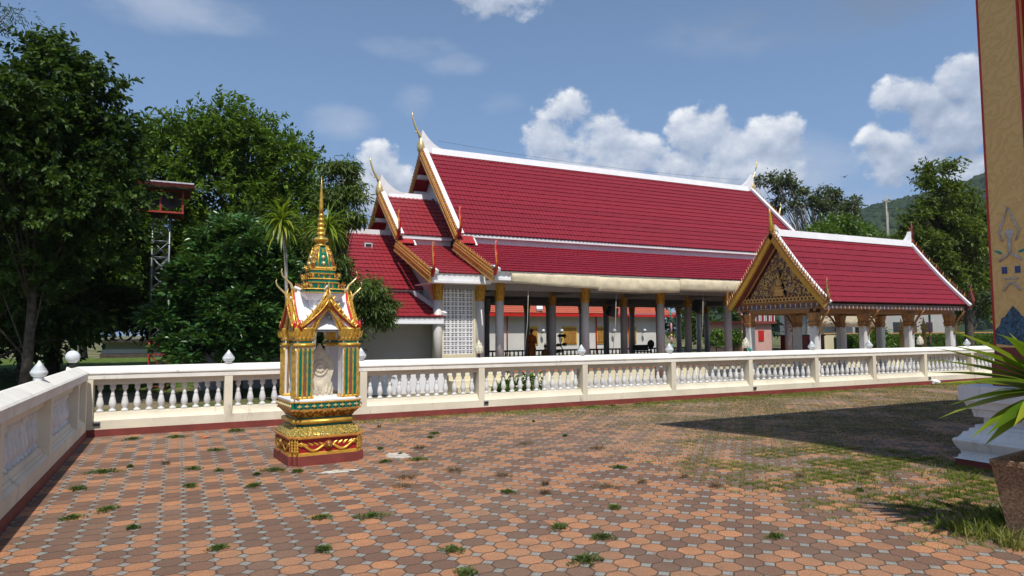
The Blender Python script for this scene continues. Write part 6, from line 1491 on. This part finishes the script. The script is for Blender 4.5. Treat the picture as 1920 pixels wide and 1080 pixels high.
P = snap(scatter(170000, 3.9, 8.6, 3.0, 8.4, d_near, g_, .10), g_, .014); addb(P, g_.uniform(.012, .05, len(P)), w=.0026, lean=.6)
P = scatter(5000, 5.9, 8.3, 3.3, 5.2, lambda x, y: .30 if nz(x, y, 1.5, 7) > .52 else .03, g_, .07); addb(P, g_.uniform(.03, .11, len(P)), w=.003, lean=.5)
P = scatter(1700, 5.5, 6.5, 2.2, 3.5, lambda x, y: .8, g_, .06); P = P[(abs(P[:, 0]-6.12) > .26) | (abs(P[:, 1]-2.82) > .26)]; addb(P, g_.uniform(.05, .17, len(P)), w=.003, lean=.4)
P = snap(scatter(5000, -1.15, 6, 3.2, 12, lambda x, y: .05 if nz(x, y, .9, 3) > .5 else .02, g_, .03), g_, .006); addb(P, g_.uniform(.008, .03, len(P)), w=.003, lean=.9)
o = np_mesh('grass', np.concatenate(V1), np.concatenate(F1), ['grass_blade']); tag(o, 'sparse and dry grass growing in the paving joints and along the balustrade foot', 'grass', kind='stuff')
# separate weeds
WEEDS = [(2.84, 4.90, .10, 'leaf'), (1.55, 5.94, .15, 'leaf'), (1.85, 4.75, .10, 'leaf'), (1.75, 4.25, .12, 'leaf'), (2.6, 4.12, .15, 'leaf'), (3.0, 4.5, .10, 'leaf'), (3.0, 6.2, .08, 'leaf'),
         (2.3, 7.3, .16, 'dry'), (2.15, 6.9, .14, 'dry'), (4.0, 5.9, .17, 'dry'), (2.9, 7.4, .13, 'dry'), (3.05, 9.1, .12, 'dry'), (2.75, 8.3, .15, 'leaf'), (1.05, 8.45, .16, 'leaf'), (1.28, 8.25, .10, 'leaf'), (2.35, 8.35, .10, 'leaf'),
         (-.75, 9.3, .20, 'leaf'), (-.9, 8.4, .12, 'leaf'), (-.55, 7.3, .12, 'leaf'), (-.8, 7.1, .10, 'leaf'), (.2, 9.0, .10, 'leaf'), (.15, 8.0, .10, 'leaf'), (.75, 7.7, .10, 'leaf'), (1.15, 6.1, .10, 'leaf'), (.0, 11.9, .18, 'leaf'), (.9, 12.2, .22, 'leaf'), (-.6, 12.0, .15, 'leaf'), (.5, 10.3, .12, 'leaf'),
         (4.7, 6.7, .10, 'leaf'), (3.6, 5.2, .07, 'leaf'), (4.5, 8.7, .14, 'dry'), (5.2, 7.9, .10, 'dry'), (3.7, 10.3, .12, 'leaf'), (2.0, 9.9, .08, 'leaf'), (8.0, 12.35, .14, 'leaf'), (8.5, 12.3, .12, 'leaf'), (9.2, 12.3, .12, 'leaf'), (13.3, 12.4, .12, 'leaf'), (4.2, 3.9, .08, 'leaf'), (3.3, 6.9, .10, 'dry'), (1.0, 5.2, .09, 'leaf'), (.3, 5.6, .08, 'leaf'), (5.0, 5.4, .08, 'dry')]
gw_ = random.Random(17)
for q in range(22):
    wx, wy = gw_.uniform(-.6, 7.2), gw_.uniform(3.4, 11.5)
    if abs(wx-1.66) < .7 and abs(wy-9.1) < .7: continue
    wx = round((wx-1.6)/.19)*.19+1.6; WEEDS.append((wx, wy, gw_.uniform(.025, .06), 'leaf' if gw_.random() < .75 else 'dry'))
for i, (x, y, r_, kd) in enumerate(WEEDS):
    g2 = np.random.default_rng(i); n = int((170+1700*r_)*(1 if kd == 'leaf' else .45)); a = g2.uniform(0, 6.28, n); rad = r_*1.15*g2.random(n)**.75*(.62+.25*np.sin(a*2+i*1.7)+.2*np.sin(a*5+i)); P = np.stack([x+np.cos(a)*rad, y+np.sin(a)*rad, .004+.028*g2.random(n)*(1-rad/r_/1.3)], 1)
    D = np.stack([np.cos(a)*.8, np.sin(a)*.8, g2.uniform(.1, 1.0, n)], 1)+g2.normal(size=(n, 3))*.35
    V, F = leaf_arrays(P, D, unit(g2.normal(size=(n, 3))*.4+np.array([0, 0, 1])), g2.uniform(.010, .022, n)*(1+r_*1.5), g2.uniform(.005, .010, n)*(1+r_*1.5)) if kd == 'leaf' else leaf_arrays(P, D, unit(g2.normal(size=(n, 3))), g2.uniform(.03, .06, n), g2.uniform(.002, .005, n))
    o = np_mesh('weed', V, F, ['weed_leaf' if kd == 'leaf' else 'dry_weed'])
    tag(o, 'low green weed tuft sprouting from the joints of the paving' if kd == 'leaf' else 'withered brown weed lying on the paving', 'weed', 'green weeds in the paving' if kd == 'leaf' else 'withered weeds on the paving')

# ------------------------------------------------------------------ air
hz = bpy.data.materials.new('haze'); hz.use_nodes = True; T = NT(hz.node_tree); hz.node_tree.nodes.clear()
pv = T.new('ShaderNodeVolumePrincipled'); oo = T.new('ShaderNodeOutputMaterial'); pv.inputs['Density'].default_value = .00018
pv.inputs['Color'].default_value = (.80, .88, 1, 1); pv.inputs['Anisotropy'].default_value = .2; T.l.new(pv.outputs[0], oo.inputs['Volume']); MATS['haze'] = hz
b = MB(); b.box(-900, 1150, -900, 1150, -12, 200, 'haze'); tag(b.build('haze'), kind='stuff')
